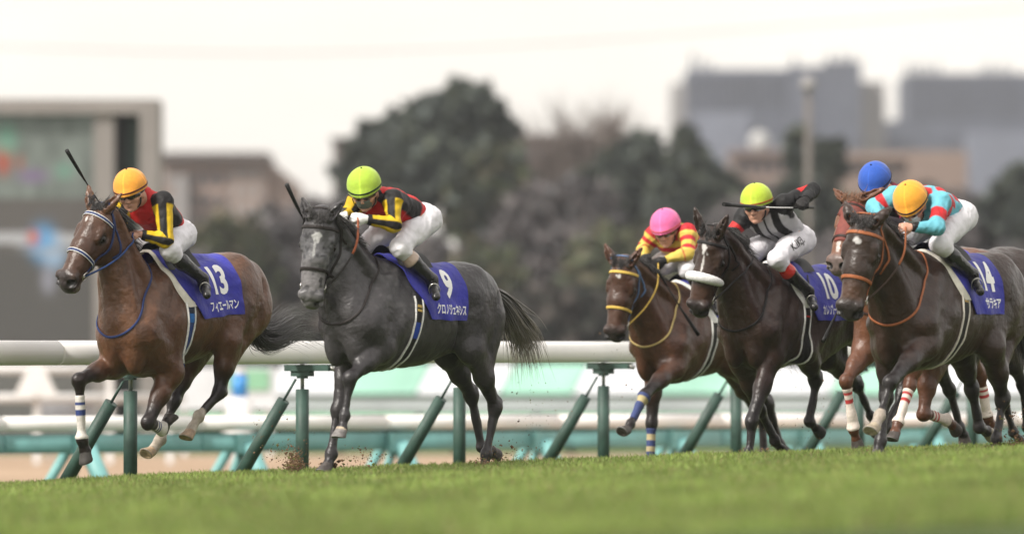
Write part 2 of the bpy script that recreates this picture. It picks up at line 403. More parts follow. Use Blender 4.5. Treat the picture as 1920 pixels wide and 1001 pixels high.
MB().tube([np.array([xx(330,Dg),Dg,zz(788,Dg)])-og,np.array([xx(2150,Dg),Dg+2,zz(788,Dg)])-og],.135,14).build('rail',LG,gr)
x=xx(340,Dg)
while x<xx(2150,Dg):
    p=MB(); p.box(np.array([x,Dg+.1,(zz(790,Dg)-.64)/2])-og,(.10,.10,zz(790,Dg)+.62)); p.build('post',DG,gr,smooth=False)
    MB().tube([np.array([x+.05,Dg+.1,zz(775,Dg)])-og,np.array([x+.9,Dg+.7,-.64])-og],.05,8).build('strut',DG,gr); x+=2.35
# clipped hedge behind the barrier
def leafcloud(N,fn,size,cols,seed):
    r=np.random.default_rng(seed); C=fn(r,N); a=r.normal(size=(N,3)); a/=np.linalg.norm(a,axis=1)[:,None]; b=np.cross(a,r.normal(size=(N,3))); b/=np.linalg.norm(b,axis=1)[:,None]
    s_=(size*r.uniform(.5,1.4,(N,1))); V=np.stack([C-a*s_,C-b*s_*.55,C+a*s_,C+b*s_*.55],1).reshape(-1,3); Q=np.arange(4*N).reshape(-1,4)
    cl=np.array(cols)[r.integers(0,len(cols),N)]*r.uniform(.6,1.35,(N,1)); return V,Q,np.repeat(cl,4,0)
LEAF=mat('foliage',(1,1,1),.7,attr=1,spec=.25); BARK=mat('bark',(.09,.07,.055),.9,noise=(6,.6,1.3),bump=(20,.6,.04))
def hedge(px0,px1,D,ytop,label,cols,N,depth=2,ybot=840,seed=1,leaf=.12):
    x0,x1=xx(px0,D),xx(px1,D); zt=zz(ytop,D); root=empty('hedge',((x0+x1)/2,D,-.64),label=label,cat='hedge'); o=np.array(root.location)
    def fn(r,n):
        x=r.uniform(x0,x1,n); h=zt*(1+.10*np.sin(x*1.1)+.07*np.sin(x*2.7+1))+.0; z=-.66+(h+.66)*np.sqrt(r.random(n)); return np.stack([x,D+r.uniform(0,depth,n),z],1)-o
    V,Q,c=leafcloud(N,fn,leaf,cols,seed); mkmesh('foliage',V,Q,LEAF,root,c,smooth=False)
    m=MB(); r=random.Random(seed)
    for k in range(14): x=x0+(x1-x0)*(k+.5)/14; m.tube([np.array([x,D+depth/2,-.7])-o,np.array([x+r.uniform(-.2,.2),D+depth/2,zt*.6])-o],[.05,.02],6)
    m.build('stem',BARK,root); return root
hedge(330,2150,165,770,'dark clipped hedge low behind the striped barrier',[(.03,.06,.028),(.05,.08,.03),(.06,.055,.03)],9000,seed=2,ybot=0,leaf=.16)
# ------------------------------------------------------------------ left side: white pipe enclosure, bollard
We=mat('enclosure_white',(.66,.66,.66),.5,noise=(2,.9,1.04))
Dw=120
en=empty('white_pipe_fence',(xx(150,Dw),Dw,-.62),label='white pipe fence with a triangular brace frame in front of the big screen, far left',cat='fence'); oe=np.array(en.location)
for k,(py,r) in enumerate(((692,.085),(746,.085),(800,.05))): MB().tube([np.array([xx(-140,Dw),Dw,zz(py,Dw)])-oe,np.array([xx(335,Dw),Dw+2,zz(py,Dw)])-oe],r,10).build('pipe',We,en)
for px_ in(-60,68,205,318): MB().box(np.array([xx(px_,Dw),Dw+.15,(zz(690,Dw)-.64)/2])-oe,(.11,.11,zz(690,Dw)+.64)).build('post',We,en,smooth=False)
b_=[]; m=MB(); xc=xx(68,Dw); zt=zz(680,Dw); zb=zz(742,Dw)
m.add(np.array([[xc-.10,Dw-.10,zt],[xc+.10,Dw-.10,zt],[xc+.38,Dw-.10,zb],[xc-.38,Dw-.10,zb],[xc-.10,Dw+.02,zt],[xc+.10,Dw+.02,zt],[xc+.38,Dw+.02,zb],[xc-.38,Dw+.02,zb]])-oe,[(0,3,2,1),(4,5,6,7),(0,1,5,4),(2,3,7,6),(1,2,6,5),(3,0,4,7)]); m.build('brace_panel',We,en,smooth=False)
sgn=empty('banner_board',(xx(122,Dw+1),Dw+1.5,-.62),label='small grey and white banner board leaning behind the white pipe fence',cat='sign'); m=MB(); m.box((0,0,.62+(zz(752,121)+zz(790,121))/2),(.95,.06,.38)); m.build('board',mat('banner_grey',(.22,.23,.25),.6,noise=(3,.6,1.6)),sgn,smooth=False)
m=MB(); m.box((-.3,0,.15),(.05,.05,.40)); m.build('leg',We,sgn,smooth=False); m=MB(); m.box((.3,0,.15),(.05,.05,.40)); m.build('leg',We,sgn,smooth=False)
Db=104
bo=empty('furlong_post',(xx(450,Db),Db,-.62),label='white round marker post with a bright blue collar, beyond the tail of the leading horse',cat='marker post')
h1=zz(745,Db)+.62; h2=zz(703,Db)+.62
MB().tube([(0,0,0),(0,0,h1)],[.20,.19],18).build('shaft',We,bo); MB().tube([(0,0,h1+.004),(0,0,h2)],.115,18).build('collar',mat('blue_paint',(.03,.22,.55),.4),bo); MB().tube([(0,0,h2+.003),(0,0,h2+.10)],[.09,.10],16).build('cap',We,bo)
# banner row of white and green advertising between
Dv=135
v=empty('advertising_board',(xx(420,Dv),Dv,-.62),label='long white board with a pale green panel, behind the blue collared marker post',cat='sign'); ov=np.array(v.location)
z1,z0=zz(688,Dv),zz(768,Dv)
MB().box(np.array([xx(425,Dv),Dv,(z1+z0)/2])-ov,(xx(520,Dv)-xx(330,Dv),.10,z1-z0)).build('board',GW,v,smooth=False)
MB().box(np.array([xx(465,Dv),Dv-.08,zz(712,Dv)])-ov,(xx(500,Dv)-xx(420,Dv),.04,.40)).build('panel',LG,v,smooth=False)
for px_ in(345,425,505): MB().box(np.array([xx(px_,Dv),Dv+.12,(z0-.66)/2])-ov,(.1,.1,z0+.66)).build('post',We,v,smooth=False)
# ------------------------------------------------------------------ giant screen
Ds=170
S_=empty('giant_screen',(xx(60,Ds),Ds,-.62),label='giant race screen in a pale concrete frame at the left edge, showing horses racing',cat='screen'); os_=np.array(S_.location)
CON=mat('concrete',(.22,.20,.19),.85,noise=(.6,.85,1.1),bump=(3,.4,.05)); DK=mat('dark_recess',(.030,.036,.036),.7); DGR=mat('recess_green',(.05,.10,.085),.7)
X=lambda p:xx(p,Ds); Z=lambda p:zz(p,Ds)
def sb(name,p0,p1,y0,y1,yo,dp,m): MB().box(np.array([(X(p0)+X(p1))/2,Ds+yo+dp/2,(Z(y0)+Z(y1))/2])-os_,(X(p1)-X(p0),dp,Z(y0)-Z(y1))).build(name,m,S_,smooth=False)
gb=740+1.24*sc_at(Ds)
sb('frame_top',-420,298,187,214,-.3,2.2,CON); sb('frame_side',262,298,214.2,gb,-.3,2.2,CON); sb('pillar',176,214,214.2,gb,-.15,1.9,CON)
sb('recess',214.5,238,214.3,gb,1.0,.5,DK); sb('recess_panel',238.5,261.5,214.3,gb,.8,.6,DGR); sb('plinth',-420,175.5,655,gb,.1,1.4,mat('plinth_dark',(.10,.098,.094),.85))
nx_,nz_=150,120; G=np.zeros((nz_,nx_,3)); C_=np.zeros((nz_,nx_,3)); rg=np.random.default_rng(5)
PXS=np.linspace(-420,175,nx_); PYS=np.linspace(214.5,654.5,nz_); gx,gy=np.meshgrid(PXS,PYS)
C_[:]=(.20,.23,.21); C_[gy<395]=(.185,.21,.195)
nn=vnoise(np.stack([gx.ravel()/18,gy.ravel()/40,gx.ravel()*0],1),1,4).reshape(gx.shape); C_*=(.75+.5*nn)[...,None]
C_[(gy>372)]=(.125,.115,.11); C_[gy>470]=(.105,.10,.097)
m_=(gy>434+ .02*(gx))&(gy<458+.02*gx); C_[m_]=(.42,.42,.44)
for (bx,by,rx,ry,c) in [(80,455,26,34,(.10,.33,.62)),(100,480,22,26,(.30,.42,.58)),(62,445,12,14,(.55,.16,.10)),(90,525,14,26,(.28,.28,.33)),(5,300,16,28,(.42,.10,.07)),(38,305,7,16,(.30,.13,.10)),(60,330,30,14,(.21,.16,.26)),(-120,460,30,30,(.4,.3,.1)),(-90,490,40,30,(.2,.1,.06)),(120,320,18,16,(.17,.30,.24)),(12,260,20,30,(.17,.32,.25)),(95,470,50,6,(.34,.37,.42))]:
    q=np.exp(-(((gx-bx)/rx)**2+((gy-by)/ry)**2)**1.5)[...,None]; C_=C_*(1-q)+np.array(c)*q
G=np.stack([xx(gx,Ds),gx*0+Ds+.10,zz(gy,Ds)],-1)-os_
mb=MB(); mb.grid(G,flip=True); mkmesh('display',G.reshape(-1,3),mb.F,mat('display_glow',(1,1,1),.5,attr=1,spec=.1,emit=((1,1,1),.22)),S_,C_.reshape(-1,3)*.62,smooth=False)
# ------------------------------------------------------------------ buildings
def block(name,D,label,parts,cat='building',wins=None,px0=None):
    r=empty(name,(xx(px0 or parts[0][1],D),D,-.66),label=label,cat=cat); o=np.array(r.location); first=None
    for (nm,a,b,yt,yb,dy,dp,m) in parts:
        zb=-.7 if yb is None else zz(yb,D)
        p=MB(); p.box(np.array([(xx(a,D)+xx(b,D))/2,D+dy+dp/2,(zz(yt,D)+zb)/2])-o,(xx(b,D)-xx(a,D),dp,zz(yt,D)-zb)); q=p.build(nm,m,r,smooth=False); first=first or q
    for w in (wins or []):
        (a,b,y0,y1,nx,ny,dy,m)=w; k=0
        for i in range(nx):
            for j in range(ny):
                if k>=100: break
                cx=xx(a+(b-a)*(i+.5)/nx,D); cz=zz(y0+(y1-y0)*(j+.5)/ny,D); ww=(xx(b,D)-xx(a,D))/nx*.62; hh=abs(zz(y0,D)-zz(y1,D))/ny*.5
                MB().box(np.array([cx,D+dy-.06,cz])-o,(ww,.1,hh)).build('window',m,r,smooth=False); k+=1
    return r
SL=mat('slate_wall',(.075,.085,.115),.8,noise=(.25,.8,1.15)); SL2=mat('slate_wall_pale',(.135,.15,.195),.8,noise=(.25,.85,1.1)); LT=mat('pale_wall',(.26,.25,.25),.8,noise=(.3,.85,1.1))
GL=mat('window_glass',(.022,.026,.04),.2,spec=.6); BR=mat('brown_wall',(.25,.185,.155),.85,noise=(.4,.8,1.15)); BR2=mat('tan_wall',(.21,.155,.13),.85,noise=(.4,.85,1.1)); RF=mat('dark_roof',(.10,.085,.08),.8)
Dt=800
t=block('tower_block',Dt,'slate grey tower block with a stepped roof, left of the other grey tower',[('wall',1288,1478,134,None,0,18,SL),('wall',1478.4,1546,126,None,-2,20,SL),('wall',1546.4,1612,118,None,-4,22,SL),('wing',1262,1287.6,152,None,6,10,LT),('wing',1612.4,1664,150,None,4,12,LT),('parapet',1290,1476,129,133.6,1,16,SL2),('annex',1300,1400,215,None,-8,7,SL2),('annex',1401,1600,262,None,-9,7,SL)],
 wins=[(1292,1474,142,210,14,6,0,GL)])
for k,(a,h) in enumerate([(1302,95),(1318,106),(1335,112),(1494,100),(1560,98),(1584,95),(1600,100)]):
    m=MB(); m.tube([np.array([xx(a,Dt),Dt+6,zz(134,Dt)])-np.array(t.location),np.array([xx(a,Dt),Dt+6,zz(h,Dt)])-np.array(t.location)],.25,6); m.build('mast',SL,t)
t=block('tower_block',Dt+40,'long dark grey tower block at the right edge of the skyline',[('wall',1700,2100,138,None,0,20,SL),('wall',1640,2100,236,None,-16,14,SL),('base_wing',1790,2100,262,None,-24,7,SL2)],wins=[(1706,1916,146,226,14,7,0,GL)],px0=1820)
for k,a in enumerate([1708,1722,1736,1750,1765,1850,1862,1876,1890,1905]):
    m=MB(); m.tube([np.array([xx(a,Dt+40),Dt+46,zz(138,Dt+40)])-np.array(t.location),np.array([xx(a,Dt+40),Dt+46,zz(112+(k*7)%13,Dt+40)])-np.array(t.location)],.25,6); m.build('mast',SL,t)
Dd=420
h_=block('apartment_house',Dd,'brown apartment house with a flat dark roof between the screen and the trees',[('wall',303,498,300,None,0,10,BR),('roof',296,503,286,299.6,-1,12,RF),('stair_tower',330,352,330,None,-1.5,1.4,LT)],wins=[(306,328,318,470,1,4,0,LT),(356,430,318,470,3,4,0,GL),(432,494,312,470,3,5,0,LT)])
o=np.array(h_.location); m=MB(); x0,x1=xx(498.5,Dd),xx(560,Dd); m.add(np.array([[x0,Dd+1,zz(296,Dd)],[x1,Dd+1,zz(345,Dd)],[x1,Dd+1,-.7],[x0,Dd+1,-.7],[x0,Dd+9,zz(296,Dd)],[x1,Dd+9,zz(345,Dd)],[x1,Dd+9,-.7],[x0,Dd+9,-.7]])-o,[(0,3,2,1),(4,5,6,7),(0,1,5,4),(1,2,6,5)]); m.build('gable_wall',BR,h_,smooth=False)
block('apartment_house',380,'dark brown house whose flat top edge shows left of the tall evergreen trees',[('wall',624,800,266,None,0,8,mat('umber_wall',(.12,.095,.085),.85)),('roof',620,804,258,265.7,-.6,9,RF)],wins=[(628,700,285,400,3,3,0,GL)])
block('long_building',460,'reddish brown long building with a level roof behind the bare trees',[('wall',966,1200,262,None,0,9,mat('rust_wall',(.16,.11,.10),.85,noise=(.4,.8,1.15))),('roof',962,1204,252,261.6,-.8,10,RF)],wins=[(970,1196,275,330,8,2,0,GL)])
block('low_building',430,'low tan brick building under the towers, right of the lamp pole',[('wall',1560,1700,300,None,0,8,BR2),('wall',1700.5,1812,284,None,-1,9,BR2),('roof',1556,1699,286,299.6,-.6,9,BR)],wins=[(1564,1696,308,330,6,1,0,GL)])
block('low_building',440,'pinkish brown low building left of the lamp pole',[('wall',1372,1508,290,None,0,8,BR2),('roof',1368,1512,282,289.6,-.6,9,mat('pink_roof',(.22,.165,.15),.8))],wins=[(1376,1504,300,330,6,1,0,GL)])
wt=empty('water_tank',(xx(1424,500),500,-.66),label='white round water tank standing out against the grey tower block',cat='tank'); MB().sph((0,0,zz(268,500)+.66),(.75,.75,.9),16,10).build('tank',mat('tank_white',(.38,.38,.38),.5),wt)
for dx in(-.6,.6): MB().tube([(dx,0,0),(dx,0,zz(285,500)+.8)],.12,8).build('leg',CON,wt)
Dp=190
lp=empty('lamp_pole',(xx(1516,Dp),Dp,-.66),label='tall concrete lamp pole in front of the grey tower blocks',cat='lamp pole'); zt=zz(168,Dp)+.66
MB().tube([(0,0,0),(0,0,zt)],[.11,.085],16).build('pole',mat('pole_concrete',(.13,.115,.105),.8,noise=(2,.85,1.1)),lp); MB().tube([(0,0,zt),(0,0,zt+.12),(0,0,zt+.35)],[.2,.22,.13],14).build('lamp_head',LT,lp)
# ------------------------------------------------------------------ trees
def tree(px_,D,ytop,blobs,label,cols,N,leaf=.28,kind='tree',name='broadleaf_tree',seed=1,group=None):
    "blobs: (px,py,rx_px,ry_px) crown masses"
    bx=xx(px_,D); root=empty(name,(bx,D,-.66),label=label,cat='tree',group=group); o=np.array(root.location); r=random.Random(seed); k=1/sc_at(D)
    B=[(A_(xx(b[0],D),D+r.uniform(-1.2,1.2),zz(b[1],D)),b[2]*k,b[3]*k) for b in blobs]; area=np.array([b[1]*b[2] for b in B]); pr=area/area.sum()
    def fn(rg,n):
        i=rg.choice(len(B),n,p=pr); c=np.array([B[j][0] for j in i]); rx=np.array([B[j][1] for j in i]); rz_=np.array([B[j][2] for j in i])
        d=rg.normal(size=(n,3)); d/=np.linalg.norm(d,axis=1)[:,None]; rad=rg.random(n)**.38
        lump=1+.22*np.sin(d[:,0]*7+i*1.7)*np.sin(d[:,2]*6+i)+.12*np.sin(d[:,0]*15+d[:,2]*13); rad=rad*lump
        return c+d*np.stack([rx,rx*.9,rz_],1)*rad[:,None]-o
    V,Q,c=leafcloud(N,fn,leaf,cols,seed); mkmesh('crown',V,Q,LEAF,root,c,smooth=False)
    t=MB(); top=zz(ytop,D)+.66; main=spline([(0,0,-.1),(r.uniform(-.2,.2),0,top*.3),(r.uniform(-.4,.4),0,top*.8)],8); t.tube(main,np.linspace(.24,.06,8)*max(1,top/10),10)
    for (c_,rx,rz_) in B:
        s0=main[r.randint(2,6)]; e=c_-o; t.tube(spline([s0,(s0+e)/2+A_(0,0,.3),e],6),np.linspace(.10,.025,6)*max(1,top/10),7)
    t.build('trunk',BARK,root); return root
def bare(px_,D,ytop,rpx,label,seed,N=900,cols=((.10,.075,.062),(.14,.11,.095)),group=None):
    root=empty('bare_tree',(xx(px_,D),D,-.66),label=label,cat='tree',group=group); r=np.random.default_rng(seed); k=1/sc_at(D); top=zz(ytop,D)+.66; R0=rpx*k
    mb=MB(); mb.tube(spline([(0,0,-.1),(.1,0,top*.3),(-.1,0,top*.72)],7),np.linspace(.22,.07,7),9)
    ends=[]
    for i in range(22):
        z0=top*r.uniform(.25,.62); a=r.uniform(0,2*PI); rr=R0*r.uniform(.5,.95); e=A_(math.cos(a)*rr,math.sin(a)*rr,top*r.uniform(.62,.92)); P=spline([(0,0,z0),(e*.5+A_(0,0,z0*.45)),e],7); mb.tube(P,np.linspace(.07,.02,7),5); ends.append(P)
    mb.build('trunk',BARK,root)
    ro=[];dr=[]
    for i in range(N):
        P=ends[r.integers(0,22)]; q=P[r.integers(2,7)]; d=nrm(q-A_(0,0,top*.45))+r.normal(0,.55,3); ro.append(q); dr.append(nrm(d)*r.uniform(.5,1.5)*top*.11)
    ro=np.array(ro);dr=np.array(dr)
    def path(rt,t,rg): return rt[:,None]+dr[:,None]*t[None,:,None]+A_(0,0,1)*(t[None,:,None]**2)*.15

    hairs('twigs',root,ro,path,.03,cols[0],seg=3,seed=seed,colvar=.3); return root
def hairs(name,parent,roots,paths,wd,col,seg=7,seed=1,colvar=.35,tip=None):
    r=np.random.default_rng(seed); N=len(roots); t=np.linspace(0,1,seg+1)
    P=paths(roots,t,r); T_=np.gradient(P,axis=1); T_/=np.linalg.norm(T_,axis=2,keepdims=True)+1e-9
    rd=r.normal(size=(N,1,3)); B=np.cross(T_,rd); B/=np.linalg.norm(B,axis=2,keepdims=True)+1e-9; C=np.cross(T_,B)
    w_=(wd*r.uniform(.5,1.3,(N,1,1)))*(1-t**2*.92)[None,:,None]
    V=np.stack([P+B*w_,P-B*w_*.5+C*w_*.8,P-B*w_*.5-C*w_*.8],2)
    n=seg+1; base=(np.arange(N)*n*3)[:,None,None]; i=np.arange(seg)[None,:,None]*3; k=np.arange(3)[None,None,:]
    Q=np.stack([base+i+k,base+i+(k+1)%3,base+i+3+(k+1)%3,base+i+3+k],-1).reshape(-1,4)
    c=np.array(col)[None,None,:]*r.uniform(1-colvar,1+colvar*1.6,(N,1,1))*np.ones((1,n,1))
    if tip is not None: c=c*(1-t[None,:,None]**1.5)+np.array(tip)[None,None,:]*(t[None,:,None]**1.5)*r.uniform(.5,1.3,(N,1,1))
    return mkmesh(name,V.reshape(-1,3),Q,mat('hair',(1,1,1),.5,attr=1,sheen=.2),parent,np.repeat(c[:,:,None,:],3,2).reshape(-1,3))
EV=[(.050,.062,.056),(.058,.070,.058),(.070,.082,.058),(.046,.055,.052)]; OL=[(.07,.085,.04),(.05,.06,.035),(.09,.08,.05)]; BN=[(.108,.094,.096),(.098,.090,.094),(.120,.106,.104),(.085,.085,.088)]  # evergreen and brown leaves greyed and paled: distance haze mixed into their colour
tree(868,260,160,[(868,205,58,52),(905,245,62,70),(835,260,70,70),(880,330,95,90),(800,215,40,34)],'tallest dark evergreen with a domed crown, right of centre of the tree mass',EV,9000,seed=1)
tree(760,255,220,[(752,255,58,48),(700,275,40,38),(770,330,90,80),(690,340,60,60),(682,242,12,14)],'dark evergreen adjoining the tallest one on its left',EV,8000,seed=2)
tree(935,250,300,[(930,330,60,60),(960,390,70,70),(900,400,70,60)],'rounded olive green tree in front of the tallest evergreen',OL+EV[:2],5000,seed=3)
tree(1200,262,255,[(1200,290,44,40),(1160,340,60,60),(1230,370,70,70)],'dark leafy tree right of the bare trees',EV,5000,seed=4)
tree(1288,255,235,[(1284,262,22,28),(1290,310,46,46),(1300,380,80,70),(1350,360,50,40)],'pointed dark green tree beside the left foot of the slate tower block',EV,6500,seed=5)
tree(1535,240,245,[(1500,275,26,36),(1535,320,46,50),(1520,380,60,60),(1560,290,22,26)],'narrow dark tree standing just behind the lamp pole',EV,4500,seed=6)
tree(1905,245,330,[(1915,350,40,40),(1890,400,50,60),(1930,420,60,70)],'dark green tree at the far right edge',EV,4500,seed=7)
bare(1015,270,190,62,'leftmost of the three bare trees right of the tall evergreen',11,N=1500); bare(1095,272,185,66,'middle one of the three bare trees right of the tall evergreen',12,N=1500); bare(1165,268,205,50,'rightmost and lowest of the three bare trees right of the tall evergreen',13,N=1200)
W_=[(-60,236,430,90),(-260,240,400,90),(-420,238,420,90),(150,236,470,80),(2060,240,380,90),(2200,238,400,90),(2340,240,420,90),(330,250,430,70),(430,248,400,75),(520,252,385,70),(600,250,370,60),(655,246,400,60),(730,244,430,70),(820,242,450,80),(1010,246,345,75),(1090,244,330,70),(1150,240,420,80),(1230,243,440,70),(1380,246,380,60),(1440,243,350,60),(1600,244,370,60),(1680,246,345,70),(1760,243,350,60),(1830,246,365,60),(1330,240,450,70),(1480,240,440,70),(1570,238,440,60),(1900,236,460,70),(910,238,455,80),(380,238,480,80),(280,244,450,60),(690,236,480,80)]
WP=['behind the apron of the apartment house','in front of the apartment house','below the gap in the trees','under the dark brown house','left of the evergreens']
for i,(a,D,yt,rp_) in enumerate(W_):
    cols=BN if i%4 else OL; hgt=640-yt
    tree(a,D,yt,[(a,yt+rp_*.75,rp_,rp_*.8),(a-rp_*.5,yt+rp_*1.5,rp_*.9,rp_*.9),(a+rp_*.5,yt+rp_*1.7,rp_*.9,rp_*.9),(a,yt+rp_*2.6,rp_*1.2,rp_*.9)],'hazy winter brown tree in the low belt of trees behind the rails',cols,2600,leaf=.24,seed=30+i,name='winter_tree',group='winter brown trees in the low belt behind the rails')
hedge(-600,2500,232,560,'tall dark thicket along the foot of the whole tree belt',[(.030,.036,.030),(.045,.045,.038),(.055,.045,.040)],24000,depth=5,seed=5,leaf=.34)
# power line
cb=empty('power_cable',(0,330,0),label='thin power cable crossing the pale sky',cat='cable'); P=spline([A_(xx(p,330),0,zz(y,330)) for p,y in((-400,66),(0,88),(500,100),(960,86),(1500,48),(1920,16),(2400,-30))],60); m=MB(); m.tube(P,.028,6); m.build('cable',mat('cable',(.12,.11,.11),.7),cb)
# ------------------------------------------------------------------ haze
hz=MB(); hz.box((100,480,24),(1500,1060,53)); ho=hz.build('haze',None or bpy.data.materials.new('haze'),smooth=False); tag(ho,kind='stuff',label='thin winter haze over the whole course',cat='haze')
hm=ho.data.materials[0]; hm.use_nodes=True; n=hm.node_tree; n.nodes.clear(); pv=n.nodes.new('ShaderNodeVolumePrincipled'); pv.inputs['Color'].default_value=(.86,.88,.92,1); pv.inputs['Density'].default_value=.00025; pv.inputs['Anisotropy'].default_value=.2
mo=n.nodes.new('ShaderNodeOutputMaterial'); n.links.new(pv.outputs[0],mo.inputs['Volume'])
# ------------------------------------------------------------------ horses
MATS=dict(
 coat=mat('coat',(1,1,1),.36,attr=1,noise=(26,.84,1.13),bump=(38,.5,.012),spec=.42),
 hoof=mat('hoof',(1,1,1),.55,attr=1,noise=(30,.6,1.3),bump=(90,.4,.01)),
 hair=mat('hair',(1,1,1),.5,attr=1,sheen=.2),
 eye=mat('horse_eye',(.006,.004,.003),.22,spec=.35),
 cloth=mat('saddle_cloth',(.016,.018,.30),.7,noise=(9,.75,1.15),bump=(10,.7,.03),sheen=.15),
 white=mat('white_fabric',(.78,.78,.76),.75,noise=(30,.85,1.05),bump=(60,.4,.004)),
 cream=mat('cream_pad',(.66,.63,.56),.8,noise=(20,.85,1.08),bump=(40,.4,.006)),
 wtext=mat('white_lettering',(.82,.82,.82),.7),
 black=mat('black_leather',(.008,.008,.008),.45,noise=(60,.7,1.5),bump=(90,.3,.003),spec=.25),
 metal=mat('steel',(.62,.6,.56),.28,metal=1),
 attr=mat('painted_fabric',(1,1,1),.72,attr=1,noise=(60,.85,1.1),bump=(110,.3,.003)),
 strap=mat('strap_leather',(1,1,1),.55,spec=.25,attr=1,noise=(90,.75,1.15),bump=(120,.3,.003)),
 fleece=mat('fleece',(.8,.8,.8),.95,noise=(80,.8,1.05),bump=(140,1,.012),sheen=.5),
)
class Frame:
    def __init__(s,root,phi):
        s.o=np.asarray(root,float); s.h=A_(-math.cos(phi),-math.sin(phi),0); s.L=A_(math.sin(phi),-math.cos(phi),0)
        s.R=np.array([s.h,s.L,[0,0,1.]]); s.rz=PI+phi
    def px(s,x,y,l):
        r=ray(x,y); t=(l-(CAM-s.o)@s.L)/(r@s.L); return s.R@(CAM+r*t-s.o)
    def w2l(s,P): return s.R@(np.asarray(P)-s.o)
    def l2w(s,P): return np.asarray(P)@s.R+s.o
    def cam(s): return s.w2l(CAM)
LAT=A_(0,1,0)
def horse(S):
    phi=R(S['phi']); wx,wy=S['W']; Wp=at(wx,wy,S['D']); gz=float(ground(Wp[0],Wp[1]))
    fr=Frame((Wp[0],Wp[1],gz),phi); Hw=Wp[2]-gz
    root=empty('racehorse',fr.o,fr.rz,label=S['label'],cat='horse',group='racehorses galloping on the turf')
    pit=R(S.get('pitch',0)); c_,s_=math.cos(pit),math.sin(pit); g=S.get('size',1.0)
    def T(s,l,z): 
        s*=g;l*=g;z*=g
        return A_(s*c_-z*s_, l, Hw+s*s_+z*c_)
    RT=np.array([[c_,0,s_],[0,1,0],[-s_,0,c_]])      # rows: torso axes in local frame
    # head frame
    pl=S['poll']; HL=S.get('hl',.60); poll=fr.px(pl[0],pl[1],S.get('pl_l',0.))
    poll=fr.px(pl[0],pl[1],S.get('pl_l',0.))
    r=fr.R@ray(*S['muz']); c0=fr.cam(); r/=np.linalg.norm(r)
    tca=(poll-c0)@r; d2=((poll-c0)@(poll-c0))-tca**2; tt=tca-math.sqrt(max(HL**2-d2,0)); mz=c0+r*tt
    print('  head',S['name'],'proj',round(math.sqrt(d2),3),'of',HL,'poll',poll.round(2),'muz',mz.round(2),'Hw',round(Hw,2))
    hx=nrm(mz-poll); psi=R(S.get('psi',70)); gw=A_(-math.cos(psi),-math.sin(psi),0); gl=fr.R@gw
    hy=nrm(np.cross(A_(0,0,1),gl)); hz=nrm(np.cross(hx,hy)); hy=nrm(np.cross(hz,hx)); HR=np.array([hx,hy,hz]); hs=HL/.60
    hw=S.get('hw',1.34)
    def Hd(x,y,z): return poll+(x*hx+(y*hy+z*hz)*hw)*hs
    # legs
    legs={}
    for nme,pts in S['legs'].items():
        l0={'LF':.15,'RF':-.15,'LH':.15,'RH':-.15}[nme]
        ls=pts.get('l',[l0]*5); legs[nme]=[fr.px(p[0],p[1],ls[i]) for i,p in enumerate(pts['p'])]
        J=legs[nme]; print('   ',nme,'len',[round(float(np.linalg.norm(J[i+1]-J[i])),2) for i in range(4)],'z',[round(float(j[2]),2) for j in J])
    allp=np.array([T(-1.45,.3,0),T(-1.45,-.3,0),T(.3,.25,-.5),T(.3,-.25,-.5),poll,mz]+[j for J in legs.values() for j in J]+[Hd(-.22,.15,.12),Hd(-.22,-.15,.12),Hd(.63,.1,.05),Hd(.63,-.1,-.18)])
    lo=allp.min(0)-.11; hi=allp.max(0)+.11
    hmin=min(Hd(.63,0,0)[2],Hd(.63,0,-.18)[2])-.05; smin=min(Hd(-.15,0,0)[0],Hd(.2,0,-.25)[0])-.12
    F=Field(lo,hi,.0115,fine=[(smin,.0068),(lo[1],.0085),(hmin,.0072)])
    # trunk
    F.ell(T(-.32,0,-.43),A_(.54,.275,.365)*g,RT,k=.05)
    F.ell(T(.05,0,-.50),A_(.33,.235,.34)*g,RT,k=.12)
    F.ell(T(-.72,0,-.42),A_(.42,.24,.27)*g,RT,k=.12)
    F.cone(T(-.05,0,-.17),T(-.95,0,-.20),.15*g,.19*g,k=.12)
    F.cone(T(.12,0,-.10),T(-.30,0,-.075),.05*g,.045*g,k=.10)
    F.ell(T(-1.03,0,-.27),A_(.34,.235,.265)*g,RT,k=.10)
    for sg in(1,-1):
        F.ell(T(-1.13,.12*sg,-.36),A_(.235,.135,.30)*g,RT,k=.06)      # gluteals / hamstring
        F.cone(T(-1.02,.13*sg,-.10),T(-.86,.19*sg,-.22),.07*g,.05*g,k=.10)   # hip point
        F.cone(T(-.06,.11*sg,-.14),T(.25,.155*sg,-.50),.065*g,.10*g,k=.07)    # shoulder blade
        F.ell(T(-.10,.175*sg,-.45),A_(.13,.085,.20)*g,RT,k=.028)         # triceps
        F.cone(T(.02,.15*sg,-.16),T(.20,.185*sg,-.40),.035,.055,k=.035)   # shoulder ridges
        F.ell(T(.20,.165*sg,-.52),A_(.085,.06,.09)*g,RT,k=.03)
        F.cone(T(-.80,.20*sg,-.62),T(-.70,.215*sg,-.30),.012,.02,k=.07,op='-')  # flank hollow
        F.cone(T(-1.20,.235*sg,-.22),T(-1.12,.24*sg,-.62),.006,.006,k=.05,op='-')
        F.ell(T(-.98,.20*sg,-.42),A_(.10,.07,.17)*g,RT,k=.05)
        F.ell(T(.285,.092*sg,-.63),A_(.10,.088,.18)*g,RT,k=.018)         # breast muscle
    F.cone(T(.385,0,-.46),T(.37,0,-.76),.020,.022,k=.045,op='-')         # breast furrow
    # neck
    th=Hd(.13,0,-.19); a0=Hd(-.01,0,-.07)
    F.cone(T(.06,0,-.12),a0,.095*g,.062,k=.10,lat=LAT,q=1.15)
